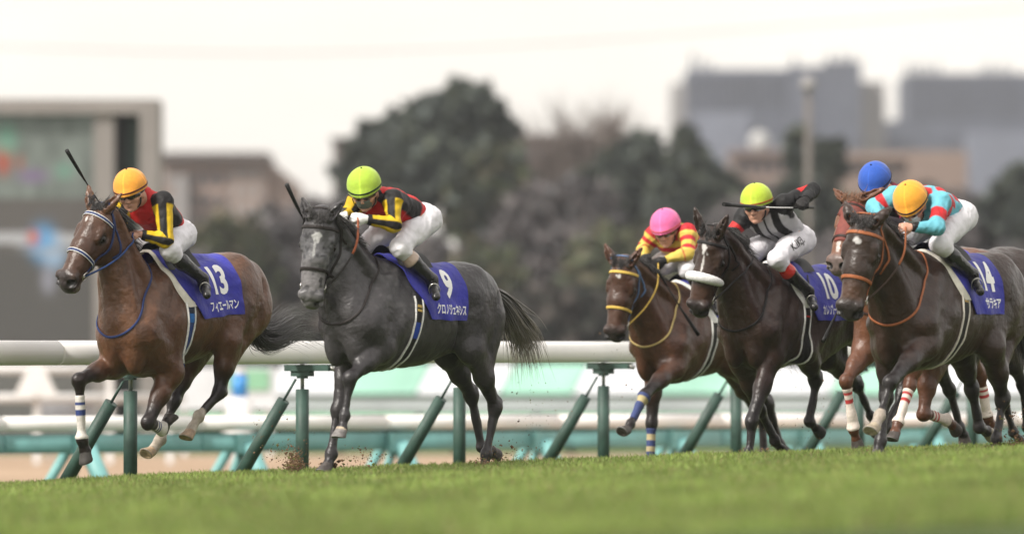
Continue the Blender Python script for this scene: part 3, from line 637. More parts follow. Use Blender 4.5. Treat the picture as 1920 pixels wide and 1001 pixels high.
    F.cone(T(.16,0,-.38),Hd(.05,0,-.13),.225*g,.105,k=.10,lat=LAT,q=1.35)
    F.cone(T(.25,0,-.50),Hd(.10,0,-.18),.170*g,.078,k=.09,lat=LAT,q=1.2)
    nb=T(.2,0,-.42)
    for sg in(1,-1):       # neck muscles
        F.cone(T(.30,.115*sg,-.52),Hd(.06,.060*sg,-.16),.085,.030,k=.045)
        F.cone(T(.08,.11*sg,-.20),Hd(-.02,.055*sg,-.06),.055,.028,k=.05)
    # limbs
    for nme,J in legs.items():
        sg=1 if nme[0]=='L' else -1; E,K,Fk,C,Tt=J
        latw=LAT
        bk=lambda a,b:nrm(np.cross(latw,nrm(b-a)))
        if nme[1]=='F':
            Ps=T(.22,.145*sg,-.52)
            F.cone(Ps,E,.115*g,.092*g,k=.07)
            F.cone(T(-.08,.15*sg,-.45),E,.10*g,.085*g,k=.07)
            b=bk(E,K); m=E+(K-E)*.45
            F.cone(E,m,.088*g,.066*g,k=.05); F.cone(m,K,.062*g,.044*g,k=.05)
            F.cone(E-b*.045+LAT*sg*.01,E+(K-E)*.6-b*.028,.05*g,.028*g,k=.035)   # extensor
            F.cone(E+b*.05,E+(K-E)*.6+b*.02,.045*g,.026*g,k=.035)
            F.ell(K,A_(.05,.045,.055)*g,np.array([b,latw,np.cross(b,latw)]),k=.03); F.cone(K+b*.03,K+b*.035+nrm(Fk-K)*.02,.022,.02,k=.025)
            K2=K
        else:
            hip=T(-.98,.12*sg,-.30); but=T(-1.22,.12*sg,-.42)
            F.cone(hip,E,.175*g,.105*g,k=.08,lat=LAT,q=1.2)
            b=bk(E,K); m=E+(K-E)*.5
            F.cone(but,m+b*.03,.125*g,.06*g,k=.08,lat=LAT,q=1.1)
            F.cone(E,m,.095*g,.064*g,k=.06); F.cone(m,K,.06*g,.043*g,k=.05)
            F.cone(E+b*.07,E+(K-E)*.6+b*.035,.05*g,.03*g,k=.05)
            bc=bk(K,Fk); ph=K+nrm(bc+b)*.045-nrm(Fk-K)*.03                       # point of hock
            F.cone(K,ph,.046*g,.026*g,k=.035); F.cone(m+b*.045,ph,.018,.016,k=.03)
            F.ell(K,A_(.054,.046,.062)*g,np.array([bc,latw,np.cross(bc,latw)]),k=.03)
            b=bc
        bc=bk(K,Fk); cr=.031 if nme[1]=='F' else .034; u=nrm(Fk-K)
        F.cone(K,Fk,cr*g,(cr-.003)*g,k=.04,lat=LAT,q=1.12)
        F.cone(K+bc*.03,Fk+bc*.024,.016*g,.016*g,k=.022)                      # tendons
        F.ell(Fk,A_(.041,.037,.043)*g,np.array([bc,latw,np.cross(bc,latw)]),k=.025); F.ell(Fk+bc*.03,.021,k=.025)
        F.cone(Fk,C,.031*g,.037*g,k=.03)
        F.ell(C,.040*g,k=.015)
    # head
    HE=lambda c,r,k=.03,op='+':F.ell(Hd(*c),A_(*r)*hs*A_(1,hw,hw),HR,k=k,op=op)
    HC=lambda a,b,ra,rb,k=.03,op='+',**kw:F.cone(Hd(*a),Hd(*b),ra*hs*hw,rb*hs*hw,k=k,op=op,**kw)
    HE((.085,0,-.055),(.125,.078,.085),k=.06)
    HC((.13,0,-.058),(.30,0,-.056),.080,.066,k=.03); HC((.30,0,-.056),(.50,0,-.064),.066,.052,k=.03)
    HC((.20,0,-.13),(.47,0,-.105),.056,.042,k=.05)
    HE((.525,0,-.080),(.060,.050,.056),k=.04)
    HE((.575,0,-.09),(.036,.046,.044),k=.025)          # upper lip
    HE((.540,0,-.135),(.042,.034,.026),k=.012)         # chin
    for sg in(1,-1):
        HE((.165,.048*sg,-.145),(.115,.034,.098),k=.04)
        HC((.10,.055*sg,-.20),(.30,.030*sg,-.165),.026,.020,k=.03)
        HC((.165,.066*sg,-.026),(.225,.069*sg,-.036),.019,.015,k=.03)   # brow
        HC((.20,.070*sg,-.090),(.37,.052*sg,-.088),.013,.011,k=.02)     # facial crest
        HE((.205,.090*sg,-.055),(.020,.012,.013),k=.010,op='-')
        HC((.525,.040*sg,-.045),(.565,.045*sg,-.065),.026,.022,k=.02)    # nostril wing
        HE((.588,.040*sg,-.052),(.030,.018,.020),k=.008,op='-'); HE((.565,.052*sg,-.056),(.024,.020,.017),k=.008,op='-')
        HC((.50,.056*sg,-.115),(.57,.046*sg,-.120),.005,.005,k=.010,op='-')  # mouth line
        ed=nrm(A_(-.92+.4*min(0,S.get('ear',.3)),S.get('esp',.42)*sg,S.get('ear',.30)))*S.get('el',.8); b0=A_(.02,.050*sg,.008)
        pe=[b0+ed*t for t in(0,.05,.10,.15,.172)]
        for i,(ra,rb) in enumerate([(.024,.027),(.027,.022),(.022,.011),(.011,.004)]): HC(pe[i],pe[i+1],ra,rb,k=.012)
        o=A_(.012,-.0*sg,.017)
        HC(pe[1]*.55+pe[0]*.45+o,pe[3]+o*.8,.015,.006,k=.006,op='-')
    F.disp(.010,7.5,4); F.disp(.0030,19,9)
    V,Q=F.mesh()
    # ---------------- coat colour (the horse's own markings, and on the grey a painted sheen)
    cb=S['coat']; n1=vnoise(V,6,3); n2=vnoise(V,22,5); n3=vnoise(V,55,6)
    col=np.tile(np.array(cb['body'],float),(len(V),1))
    PH=(V-poll)@HR.T/(hs*A_(1,hw,hw))
    col=mixc(col,cb['body2'],np.clip((n1-.45)*1.8,0,1)*.7)
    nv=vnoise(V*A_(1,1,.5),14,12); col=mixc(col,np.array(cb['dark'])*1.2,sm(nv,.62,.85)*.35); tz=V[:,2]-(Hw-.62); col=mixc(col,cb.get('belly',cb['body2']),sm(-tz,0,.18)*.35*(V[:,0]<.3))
    dk=np.zeros(len(V)); taken=np.full(len(V),9.)
    for nme,J in legs.items():
        d,t=segdist(V,J[0],J[1]); d2,_=segdist(V,J[1],J[2]); d3,_=segdist(V,J[2],J[3])
        m=np.maximum(sm(t,.25,.85)*sm(-d,-.13,-.09),np.maximum(sm(-d2,-.09,-.06),sm(-d3,-.085,-.06)))
        dk=np.maximum(dk,m)
    col=mixc(col,cb['dark'],dk*cb.get('legdark',1)*(.9+.1*n2))
    hm=sm(-PH[:,0]*0-(np.abs(PH[:,0]-.3)),-.42,-.36)*sm(-np.linalg.norm(PH[:,1:]-[0,-.08],axis=1),-.24,-.18)
    inh=sm(PH[:,0],-.25,-.05)*(PH[:,0]<.7)*sm(np.interp(PH[:,0],[0,.2,.35,.5],[.26,.2,.14,.115])-np.linalg.norm(PH[:,1:]-[0,-.09],axis=1),0,.05)
    col=mixc(col,cb.get('face',cb['body']),inh*sm(PH[:,0],.02,.2)*.8)
    col=mixc(col,cb.get('tan',cb['body']),inh*sm(PH[:,0],.34,.44)*(1-sm(PH[:,0],.47,.52))*.7)
    col=mixc(col,cb['muz'],inh*sm(PH[:,0],.475,.53))
    col=mixc(col,cb.get('lip',cb['muz']),inh*sm(PH[:,0],.5,.55)*sm(-PH[:,2],.095,.125))
    for sg in(1,-1):
        col=mixc(col,(.006,.005,.005),inh*sm(-np.linalg.norm((PH-[.575,.044*sg,-.054])/[1.5,1.2,1],axis=1),-.026,-.018))
        col=mixc(col,(.012,.008,.006),inh*sm(-np.linalg.norm((PH-[.205,.082*sg,-.052])/[1.5,1,1],axis=1),-.036,-.020)*.85)
        d,_=segdist(PH,A_(.0,.06*sg,.045),A_(-.15,.115*sg,.09)); col=mixc(col,cb.get('earin',(.035,.026,.022)),sm(-d,-.022,-.010)*.6)
    if 'dapple_sheen' in cb:
        dp=sm(vnoise(V,34,8)*.6+vnoise(V,8,9)*.4,.5,.75)*sm(V[:,2],Hw-.75,Hw-.35)*(V[:,0]<.2); col=mixc(col,cb['dapple_sheen'],dp*.55)  # pale dapples, with wet-coat sheen painted in on the upper trunk
        col=mixc(col,np.array(cb['dapple_sheen'])*1.5,inh*sm(n2*.5+n3*.3+n1*.2,.46,.60)*sm(PH[:,0],.16,.40)*.85); col=mixc(col,(.028,.027,.032),inh*sm(-(n2*.6+n3*.4),-.44,-.32)*.8*(1-sm(PH[:,0],.48,.55)))
    for (mx,my,rx,ry,cc) in S.get('marks',[]):
        e=np.sqrt(((PH[:,0]-mx)/rx)**2+((PH[:,1]-my)/ry)**2)+(n2-.5)*.8+(n3-.5)*.9
        col=mixc(col,cc,inh*sm(-e,-1.2,-.65)*(PH[:,2]>-.06))
    for nme,(t0,cc) in S.get('socks',{}).items():
        J=legs[nme]; d2,t2=segdist(V,J[1],J[2]); d3,_=segdist(V,J[2],J[3]); d1,_=segdist(V,J[0],J[1])
        m=np.maximum(sm(t2+(n2-.5)*.1,t0-.03,t0+.03)*sm(-d2,-.075,-.06),sm(-d3,-.075,-.06))*(t2>t0-.1); col=mixc(col,cc,m*(.8+.2*n3))
    col*=(.86+.28*n3)[:,None]*.84
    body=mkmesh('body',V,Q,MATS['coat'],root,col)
    # eyes
    for sg in(1,-1):
        MB().sph(Hd(.203,.0715*sg,-.052),.0285*hs,14,10).build('eye',MATS['eye'],root)
    # hooves
    for nme,J in legs.items():
        Fk,C,Tt=J[2:5]; d=nrm(nrm(C-Fk)*.45+nrm(Tt-C)*.55); f=nrm(Tt-C); f=f-d*np.dot(f,d)
        bk=nrm(np.cross(LAT,d)); f=-bk if np.linalg.norm(f)<.15 or True else nrm(f)
        lt=nrm(np.cross(d,f)); hcol=S.get('hoofs',{}).get(nme,(.06,.05,.045)); mb=MB(); G=[];n=18
        for (t,ra,rl,sh) in [(-.012,.040,.039,0),(0,.044,.042,.002),(.012,.046,.045,.004),(.04,.054,.051,.014),(.068,.060,.056,.024),(.072,.059,.055,.024),(.073,.050,.046,.024),(.066,.035,.032,.022),(.062,.004,.004,.02)]:
            ring=[]
            for k in range(n):
                a=2*PI*k/n; x=math.cos(a); rr=ra*(1 if x>0 else .8)
                ring.append(C+d*(t*g-(.010*max(0,-x) if t>.03 else 0))+f*(sh+rr*x)*g+lt*rl*math.sin(a)*g)
            G.append(ring)
        mb.grid(np.array(G),close=True,col=hcol); V_=np.concatenate(mb.V); 
        cc=np.tile(np.array(hcol,float),(len(V_),1)); cc[:2*n]=np.array(S.get('corcol',{}).get(nme,hcol))
        cc[-4*n:-3*n]=(.25,.25,.25); mkmesh('hoof',V_,mb.F,MATS['hoof'],root,cc)
    return dict(F=F,root=root,fr=fr,T=T,RT=RT,Hd=Hd,HR=HR,hs=hs,legs=legs,poll=poll,Hw=Hw,S=S,body=body,th=th,g=g)
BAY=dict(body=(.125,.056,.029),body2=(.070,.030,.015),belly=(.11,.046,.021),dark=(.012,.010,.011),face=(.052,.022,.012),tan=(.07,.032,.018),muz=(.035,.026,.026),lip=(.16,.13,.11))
H={}
SPEC=[
 dict(name='one',ear=.15,el=.85,label='bay racehorse leading on the left with blue and white striped bridle and cloth 13',W=(268,495),D=51.2,phi=56,pitch=-5,poll=(188,386),muz=(108,524),psi=62,hl=.67,
  coat=BAY,marks=[(.135,-.012,.030,.008,(.6,.57,.55))],
  legs=dict(RF=dict(p=[(214,684),(148,712),(153,822),(160,846),(170,874)]),LF=dict(p=[(318,698),(277,792),(305,806),(313,790),(318,772)],l=[.16,.15,.13,.13,.13]),
            RH=dict(p=[(352,668),(326,752),(301,822),(284,846),(268,864)]),LH=dict(p=[(428,640),(411,735),(372,778),(357,810),(349,836)],l=[.2,.16,.15,.15,.15])),
  socks=dict(RH=(.85,(.50,.44,.36)),LH=(.88,(.50,.44,.36))),hoofs=dict(RH=(.42,.30,.19),LH=(.34,.24,.16),RF=(.05,.045,.042),LF=(.05,.04,.035))),
 dict(name='two',ear=-.15,el=.8,label='dark grey racehorse with white star and number 9 cloth, second in the race',W=(700,482),D=50,phi=53,pitch=2,poll=(600,402),muz=(578,572),psi=84,hl=.665,
  coat=dict(body=(.046,.043,.046),body2=(.022,.020,.022),belly=(.056,.049,.048),dark=(.018,.016,.018),face=(.12,.12,.13),tan=(.20,.19,.19),muz=(.15,.145,.15),lip=(.16,.14,.12),dapple_sheen=(.12,.115,.12),legdark=.75),
  marks=[(.15,0,.036,.022,(.48,.48,.48)),(.235,-.004,.06,.008,(.3,.3,.3))],
  legs=dict(RF=dict(p=[(655,652),(634,768),(620,850),(614,872),(606,896)]),LF=dict(p=[(714,654),(656,708),(646,779),(641,804),(638,834)],l=[.16,.15,.14,.14,.14]),
            LH=dict(p=[(884,655),(928,762),(912,850),(909,876),(902,900)],l=[.2,.16,.16,.16,.16]),RH=dict(p=[(838,662),(884,742),(902,838),(921,845),(946,838)])),
  hoofs=dict(LF=(.16,.15,.145),RH=(.09,.08,.08)),corcol=dict(LF=(.4,.33,.24))),
 dict(name='three',ear=.1,el=.9,label='brown bay racehorse with yellow bridle galloping behind the sheepskin noseband horse',W=(1262,530),D=57,phi=56,pitch=-2,poll=(1167,490),muz=(1145,634),psi=72,hl=.645,
  coat=dict(BAY,body=(.085,.035,.019),body2=(.052,.022,.012),belly=(.07,.03,.016)),marks=[(.125,0,.022,.016,(.6,.58,.56))],
  legs=dict(RF=dict(p=[(1226,686),(1222,792),(1219,866),(1214,884),(1206,902)]),LF=dict(p=[(1262,688),(1209,740),(1182,793),(1175,806),(1160,818)]),
            LH=dict(p=[(1372,682),(1440,756),(1462,832),(1472,842),(1484,850)]),RH=dict(p=[(1362,682),(1428,782),(1432,850),(1430,866),(1424,880)]))),
 dict(name='four',el=1.0,esp=.30,label='dark brown racehorse wearing a fluffy white sheepskin noseband',W=(1432,497),D=54,phi=56,pitch=-1,poll=(1334,434),muz=(1296,588),psi=63,hl=.66,
  coat=dict(body=(.040,.020,.014),body2=(.024,.012,.010),belly=(.028,.014,.011),dark=(.010,.009,.010),face=(.038,.020,.014),tan=(.075,.034,.02),muz=(.022,.017,.018),lip=(.06,.05,.045)),
  marks=[(.13,0,.045,.018,(.65,.63,.62)),(.24,.002,.08,.006,(.5,.48,.46))],
  legs=dict(RF=dict(p=[(1392,680),(1424,768),(1452,826),(1464,840),(1480,850)]),LF=dict(p=[(1446,668),(1410,788),(1404,848),(1400,862),(1394,880)]),
            LH=dict(p=[(1506,655),(1530,712),(1517,790),(1530,802),(1549,798)],l=[.2,.16,.15,.15,.15]),RH=dict(p=[(1548,668),(1608,722),(1632,778),(1640,790),(1650,800)],l=[-.15,-.15,-.15,-.15,-.15])),
  hoofs=dict(LH=(.03,.03,.03))),
 dict(name='five',el=.95,esp=.85,ear=-.1,label='chestnut racehorse in a red brown hood, on the far side of horse 14',W=(1690,464),D=52.6,phi=56,pitch=0,poll=(1602,372),muz=(1560,492),psi=62,hl=.62,
  coat=dict(body=(.14,.056,.028),body2=(.10,.040,.02),belly=(.12,.05,.026),dark=(.10,.038,.020),face=(.19,.075,.035),tan=(.17,.075,.04),muz=(.16,.12,.11),lip=(.3,.26,.23),legdark=.6,earin=(.25,.17,.13)),
  marks=[(.44,0,.07,.014,(.5,.45,.42))],
  legs=dict(RF=dict(p=[(1622,656),(1586,714),(1600,803),(1606,824),(1616,842)]),LF=dict(p=[(1716,664),(1706,722),(1684,792),(1678,812),(1672,838)]),
            LH=dict(p=[(1800,640),(1838,700),(1850,780),(1858,795),(1872,800)],l=[.2,.16,.15,.15,.15]),RH=dict(p=[(1742,668),(1732,776),(1776,788),(1786,796),(1796,800)]))),
 dict(name='six',ear=-.15,el=.8,esp=.5,label='dark brown racehorse nearest the right edge with orange leather bridle and cloth 14',W=(1722,472),D=49.4,phi=59,pitch=0,poll=(1620,412),muz=(1584,590),psi=72,hl=.70,size=1.02,
  coat=dict(body=(.040,.021,.015),body2=(.022,.012,.009),belly=(.036,.019,.014),dark=(.014,.012,.013),face=(.034,.021,.016),tan=(.10,.048,.028),muz=(.030,.024,.024),lip=(.14,.12,.10)),
  marks=[(.13,0,.024,.020,(.62,.6,.6))],
  legs=dict(RF=dict(p=[(1662,650),(1662,745),(1650,826),(1646,848),(1640,870)]),LF=dict(p=[(1734,646),(1670,716),(1650,778),(1640,800),(1628,826)],l=[.16,.15,.14,.14,.14]),
            LH=dict(p=[(1858,650),(1880,748),(1868,822),(1865,846),(1860,868)],l=[.2,.16,.16,.16,.16]),RH=dict(p=[(1800,660),(1822,728),(1836,800),(1850,808),(1866,800)])),
  socks=dict(LF=(.95,(.42,.36,.30))),hoofs=dict(LF=(.36,.30,.22),RH=(.3,.26,.2))),
 dict(name='seven',label='very dark racehorse mostly hidden behind horse 14, its rump at the right edge',W=(1772,462),D=54.6,phi=57,pitch=0,poll=(1690,420),muz=(1662,560),psi=70,hl=.62,
  coat=dict(body=(.030,.018,.014),body2=(.022,.014,.012),dark=(.012,.010,.010),muz=(.03,.025,.025)),
  legs=dict(RF=dict(p=[(1700,650),(1690,740),(1660,800),(1652,812),(1640,822)]),LF=dict(p=[(1742,652),(1780,730),(1800,800),(1806,815),(1815,830)]),
            LH=dict(p=[(1885,650),(1918,720),(1926,800),(1935,812),(1945,815)],l=[.2,.16,.15,.15,.15]),RH=dict(p=[(1852,660),(1880,745),(1900,810),(1910,822),(1920,828)]))),
]
ONLY=os.environ.get('ONLY')
for S in SPEC:
    if ONLY and S['name'] not in ONLY.split(','): continue
    H[S['name']]=horse(S)
# ------------------------------------------------------------------ hair, tack, cloths
def tail(h,guide,N,rad,wd,col,tip=None,seed=5,lenv=.35):
    fr=h['fr']; T=h['T']
    if guide is None: G=[T(-1.30,0,-.12),T(-1.45,0,-.22),T(-1.60,0,-.42),T(-1.75,0,-.72),T(-1.95,0,-.90)]
    else: G=[T(-1.28,0,-.12)]+[fr.px(x,y,l) for x,y,l in guide]
    n=40; S0=spline(G,n); rr=np.random.default_rng(seed); ncl=22
    ang=rr.uniform(0,2*PI,ncl); mag=rr.uniform(.15,1,ncl)**.7; cl=np.stack([np.cos(ang)*mag,np.sin(ang)*mag],1)
    def path(roots,t,r):
        m=len(roots); ci=r.integers(0,ncl,m); o=cl[ci]+r.normal(0,.16,(m,2)); L=r.uniform(1-lenv,1.02,m)*(.8+.2*r.random(ncl)[ci]); t0=r.uniform(0,.22,m)
        u=np.clip(t0[:,None]+(L-t0)[:,None]*t[None],0,1)*(n-1); i=np.clip(u.astype(int),0,n-2); f=(u-i)[...,None]
        P=S0[i]*(1-f)+S0[i+1]*f
        T_=nrm(S0[-1]-S0[5]); a=nrm(np.cross(T_,A_(0,1,0.1))); b=np.cross(T_,a)
        s=(u/(n-1)); w_=rad*(.18+1.0*s**1.1)
        w_=w_[...,None]; P=P+a*o[:,0][:,None,None]*w_+b*o[:,1][:,None,None]*w_
        ph=r.uniform(0,6,(m,1)); P[...,2]+=.02*np.sin(s*9+ph)*s; P[...,0]+=.025*np.sin(s*7+ph*2)*s
        fly=(r.random(m)<.08)[:,None]; P=P+(fly*s**2)[...,None]*r.normal(0,.10,(m,1,3))
        return P
    hairs('tail',h['root'],np.zeros((N,3)),path,wd,col,seg=12,seed=seed,tip=tip)
def mane(h,col,seed=3,tip=None,N=650):
    F=h['F'];T=h['T'];Hd=h['Hd']; r=np.random.default_rng(seed)
    A0=T(-.02,0,.02);B0=Hd(-.03,0,.03)
    u=r.random(N)**.8; P=A0+(B0-A0)*u[:,None]; P[:,1]+=r.normal(0,.012,N); P=F.project(P,-.004)
    bk=nrm(A0-B0); dn=A_(0,0,-1)
    def path(ro,t,rr):
        m=len(ro); L=rr.uniform(.05,.13,m)*(.6+.6*np.sin(u*PI)); sd=rr.choice([-1,-1,1],m)
        d0=nrm(A_(.0,0,.55)+bk*.65)[None]+rr.normal(0,.25,(m,3)); sdv=np.zeros((m,3)); sdv[:,1]=sd*.7
        tt=t[None,:,None]*L[:,None,None]
        return ro[:,None]+d0[:,None]*tt*(1-.3*t[None,:,None])+sdv[:,None]*tt*t[None,:,None]+dn*tt*t[None,:,None]*.9
    hairs('mane',h['root'],P,path,.0036,col,seg=6,seed=seed,tip=tip)
    # forelock and the tuft between the ears, blown back
    N2=520; Q=np.array([Hd(x,y,.05) for x,y in zip(r.uniform(-.03,.055,N2),r.normal(0,.024,N2))]); Q=F.project(Q,-.004)
    hx=h['HR'][0]; hz=h['HR'][2]
    def path2(ro,t,rr):
        m=len(ro); L=rr.uniform(.04,.10,m); d0=(hz*.34+hx*rr.uniform(-.35,.9,(m,1)))+rr.normal(0,.16,(m,3))
        tt=t[None,:,None]*L[:,None,None]
        return ro[:,None]+d0[:,None]*tt+(-hx*.5-hz*.35)[None,None]*tt*t[None,:,None]
    hairs('forelock',h['root'],Q,path2,.0030,col,seg=6,seed=seed+1,tip=tip)
def surf_strap(F,pts,n,off=.003,closed=False):
    P=spline(pts,n); P=F.project(P,off); return P,F.grad(P)
def ring(F,C,u,v,n=48,a0=0,a1=2*PI,off=.004,rmax=.6):
    a=np.linspace(a0,a1,n); d=np.cos(a)[:,None]*u+np.sin(a)[:,None]*v
    P=F.cast(np.broadcast_to(C,d.shape),d,off,rmax); cl=a1-a0>6.2
    P=F.project(smooth_path(P,2,cl),off); P=smooth_path(P,1,cl)
    return P,F.grad(P)
def nrm_rows(a): return a/(np.linalg.norm(a,axis=-1,keepdims=True)+1e-9)
def smooth_path(P,k=2,closed=False):
    for _ in range(k):
        Q=P.copy(); Q[1:-1]=(P[:-2]+2*P[1:-1]+P[2:])/4
        if closed: Q[0]=Q[-1]=(P[-2]+2*P[0]+P[1])/4
        P=Q
    return P
def bridle(h,c1,c2=None,wd=.020,fleece=False,nosecol=None,neckcol=None,cheek=None,hood=None,neck=True,bit_white=True):
    F=h['F'];Hd=h['Hd'];HR=h['HR'];hs=h['hs'];T=h['T']; root=h['root']; hx,hy,hz=HR
    br=MB(); c2=c2 or c1; nc=nosecol or c1; ck=cheek or c1
    def line(P,N,col,w_=wd,edge=None):
        strap(br,P,N,w_*hs,.005,col)
        if edge is not None:
            T_=nrm_rows(np.gradient(P,axis=0)); B=nrm_rows(np.cross(T_,N))
            for s_ in(1,-1): br.tube(P+B*s_*w_*.46*hs+N*.003,.0032,5,edge)
    # browband
    P,N=ring(F,Hd(.088,0,-.06),hy,hz,26,R(-2),R(182),.005,.3); P=smooth_path(P); line(P,N,c1,wd*1.05,c2 if c2!=c1 else None)
    # crown piece behind the ears down to the cheeks, both sides
    if not fleece:
        P,N=ring(F,Hd(.365,0,-.078),nrm(hy),nrm(hz+hx*-.05),50,0,2*PI,.005,.3); P=smooth_path(P,2,True); line(P,N,nc,wd*1.05,c2 if c2!=c1 else None)
    for sg in(1,-1):
        P,N=surf_strap(F,[Hd(-.03,.05*sg,.02),Hd(.035,.10*sg,-.04),Hd(.10,.105*sg,-.09),Hd(.22,.10*sg,-.125),Hd(.34,.075*sg,-.115),Hd(.44,.065*sg,-.105)],28); line(P,N,ck,wd*.85)
        P,N=surf_strap(F,[Hd(.04,.10*sg,-.05),Hd(.09,.10*sg,-.12),Hd(.16,.07*sg,-.20),Hd(.20,.02*sg,-.24)],18); line(P,N,ck,wd*.7)
        P,N=surf_strap(F,[Hd(.27,.09*sg,-.09),Hd(.33,.08*sg,-.115),Hd(.38,.07*sg,-.13)],10); 
    P,N=ring(F,Hd(-.045,0,-.09),hy,hz,16,R(5),R(175),.004,.3); line(smooth_path(P,1),N,ck,wd*.8)
    br.build('bridle',MATS['strap'],root,attr=True)
    if fleece:
        P,N=ring(F,Hd(.335,0,-.078),nrm(hy),nrm(hz),40,R(-25),R(205),.020,.3); P=smooth_path(P,3)
        rr=.036*np.sin(np.clip(np.linspace(.1,PI-.1,40),0,PI))**.35*(1+.04*np.sin(np.arange(40)*2.3)); MB().tube(P,rr*hs,14).build('sheepskin_noseband',MATS['fleece'],root)
    mt=MB(); bits={}
    for sg in(1,-1):
        B=F.project(Hd(.465,.062*sg,-.108)[None],.010)[0]; bits[sg]=B; a=np.linspace(0,2*PI,22)
        nn=F.grad(B[None])[0]; u=nrm(np.cross(nn,hx)); v=nrm(np.cross(nn,u))
        mt.tube(B+np.outer(np.cos(a),u)*.030*hs+np.outer(np.sin(a),v)*.030*hs,.0045,6,caps=False)
    mt.tube([bits[1],Hd(.49,.03,-.105),Hd(.49,-.03,-.105),bits[-1]],.007,8)
    mt.build('bit',MATS['metal'],root)
    h['bits']=bits
    if neck:
        nk=h['neckring']; C,u,v=nk; P,N=ring(F,C,u,v,60,0,2*PI,.004,.6); P=h['F'].project(smooth_path(P,4,True),.006); P=smooth_path(P,2,True); N=F.grad(P)
        m_=MB(); nc2=neckcol or c1
        strap(m_,P,N,.016,.005,nc2)
        if isinstance(nc2[0],(tuple,list)): pass
        m_.build('neck_strap',MATS['strap'],root,attr=True)
def reins(h,hands,col,wd=.014,col2=None):
    mb=MB()
    for sg in(1,-1):
        if sg not in hands: continue
        A=h['bits'][sg]; B=hands[sg]; P=spline([A,A*.66+B*.34+A_(0,.075*sg,-.02),A*.33+B*.67+A_(0,.085*sg,-.02),B],22)
        for _ in range(6):
            s_=h['F'].sample(P); g_=h['F'].grad(P,.02); g_[:,1]+=.6*sg; g_=nrm_rows(g_); P=P+g_*np.clip(.010-s_,0,.05)[:,None]
        n=len(P)//2; fl=(1,.35)
        if col2 is None: mb.tube(P,wd*.55,8,col,flat=(1,.4))
        else: mb.tube(P[:n+1],wd*.55,8,col,flat=(1,.4)); mb.tube(P[n:],wd*.75,8,col2,flat=(1,.4))
        continue
        nn=nrm_rows(np.cross(np.gradient(P,axis=0),A_(0,0,1))+A_(0,.001,0))
        if col2 is None: strap(mb,P,nn,wd,.005,col)
        else: strap(mb,P[:n+1],nn[:n+1],wd,.005,col); strap(mb,P[n:],nn[n:],wd*1.35,.006,col2)
    mb.build('reins',MATS['strap'],h['root'],attr=True)
def flatmap(h,s,al,off):
    "point on the trunk: s along, al angle (0 = spine, + = near side), metres off the skin; cloth bridges the hollows"
    s=np.asarray(s,float); al=np.asarray(al,float); T=h['T']; o=T(0,0,0); R_=h['RT']; g=h['g']
    if 'ftab' not in h:
        sg_=np.linspace(-1.05,.1,70); ag=np.linspace(-3.3,3.3,133); SS,AA=np.meshgrid(sg_,ag,indexing='ij')
        C=o+SS[...,None]*R_[0]*g+(-.36*g)*R_[2]; d=np.sin(AA)[...,None]*R_[1]+np.cos(AA)[...,None]*R_[2]
        r=np.minimum(np.linalg.norm(h['F'].cast(C,d,0,.6)-C,axis=-1),.46*g); q=r.copy()
        for _ in range(14):
            p=np.pad(q,1,'edge'); q=np.maximum((p[:-2,1:-1]+p[2:,1:-1]+p[1:-1,:-2]+p[1:-1,2:]+4*q)/8,r-.002)
        ds=sg_[1]-sg_[0]
        for k_ in range(68,-1,-1): q[k_]=np.maximum(q[k_],q[k_+1]-.10*ds)     # taut cloth cannot dip sharply behind the ribs
        q=(np.pad(q,((2,2),(0,0)),'edge')[:-4]+np.pad(q,((2,2),(0,0)),'edge')[4:]+2*q)/4
        h['ftab']=q
    q=h['ftab']; u=np.clip((s+1.05)/1.15,0,.9999)*69; v=np.clip(((al+3.3)%6.6001)/6.6,0,.9999)*132
    i=u.astype(int);k=v.astype(int);f=u-i;w_=v-k
    r=q[i,k]*(1-f)*(1-w_)+q[i+1,k]*f*(1-w_)+q[i,k+1]*(1-f)*w_+q[i+1,k+1]*f*w_
    C=o+s[...,None]*R_[0]*g+(-.36*g)*R_[2]; d=np.sin(al)[...,None]*R_[1]+np.cos(al)[...,None]*R_[2]
    return C+d*(r+np.asarray(off))[...,None]
def body_text(h,txt,s0,v0,size,off,mat_,squash=1.0,spacing=1.0,bold=.0,name='lettering',parent=None,rot=0):
    "lettering laid on the cloth; s0 = centre along the horse, v0 = distance down the side in metres"
    cu=bpy.data.curves.new('t','FONT'); cu.body=txt; cu.size=size; cu.align_x='CENTER'; cu.align_y='CENTER'; cu.offset=bold; cu.space_character=spacing; cu.resolution_u=3
    ob=bpy.data.objects.new('t',cu); COL.objects.link(ob); bpy.context.view_layer.update()
    me=bpy.data.meshes.new_from_object(ob); bpy.data.objects.remove(ob)
    bm=bmesh.new(); bm.from_mesh(me); bmesh.ops.triangulate(bm,faces=bm.faces)
    for _ in range(3):
        le=[e for e in bm.edges if e.calc_length()>.028]
        if not le: break
        bmesh.ops.subdivide_edges(bm,edges=le,cuts=1); bmesh.ops.triangulate(bm,faces=[f for f in bm.faces if len(f.verts)>3])
    V=np.array([v.co[:] for v in bm.verts]); Fs=[[v.index for v in f.verts] for f in bm.faces]; bm.free()
    x=V[:,0]*squash; y=V[:,1]; cr,sr=math.cos(rot),math.sin(rot); x,y=x*cr-y*sr,x*sr+y*cr
    s=s0-x; al=(v0-y)/.30      # reading direction runs from head to tail on the near side
    P=flatmap(h,s,al,h['wob'](s,al)+off)
    return mkmesh(name,P,Fs,mat_,parent or h['root'],smooth=False)
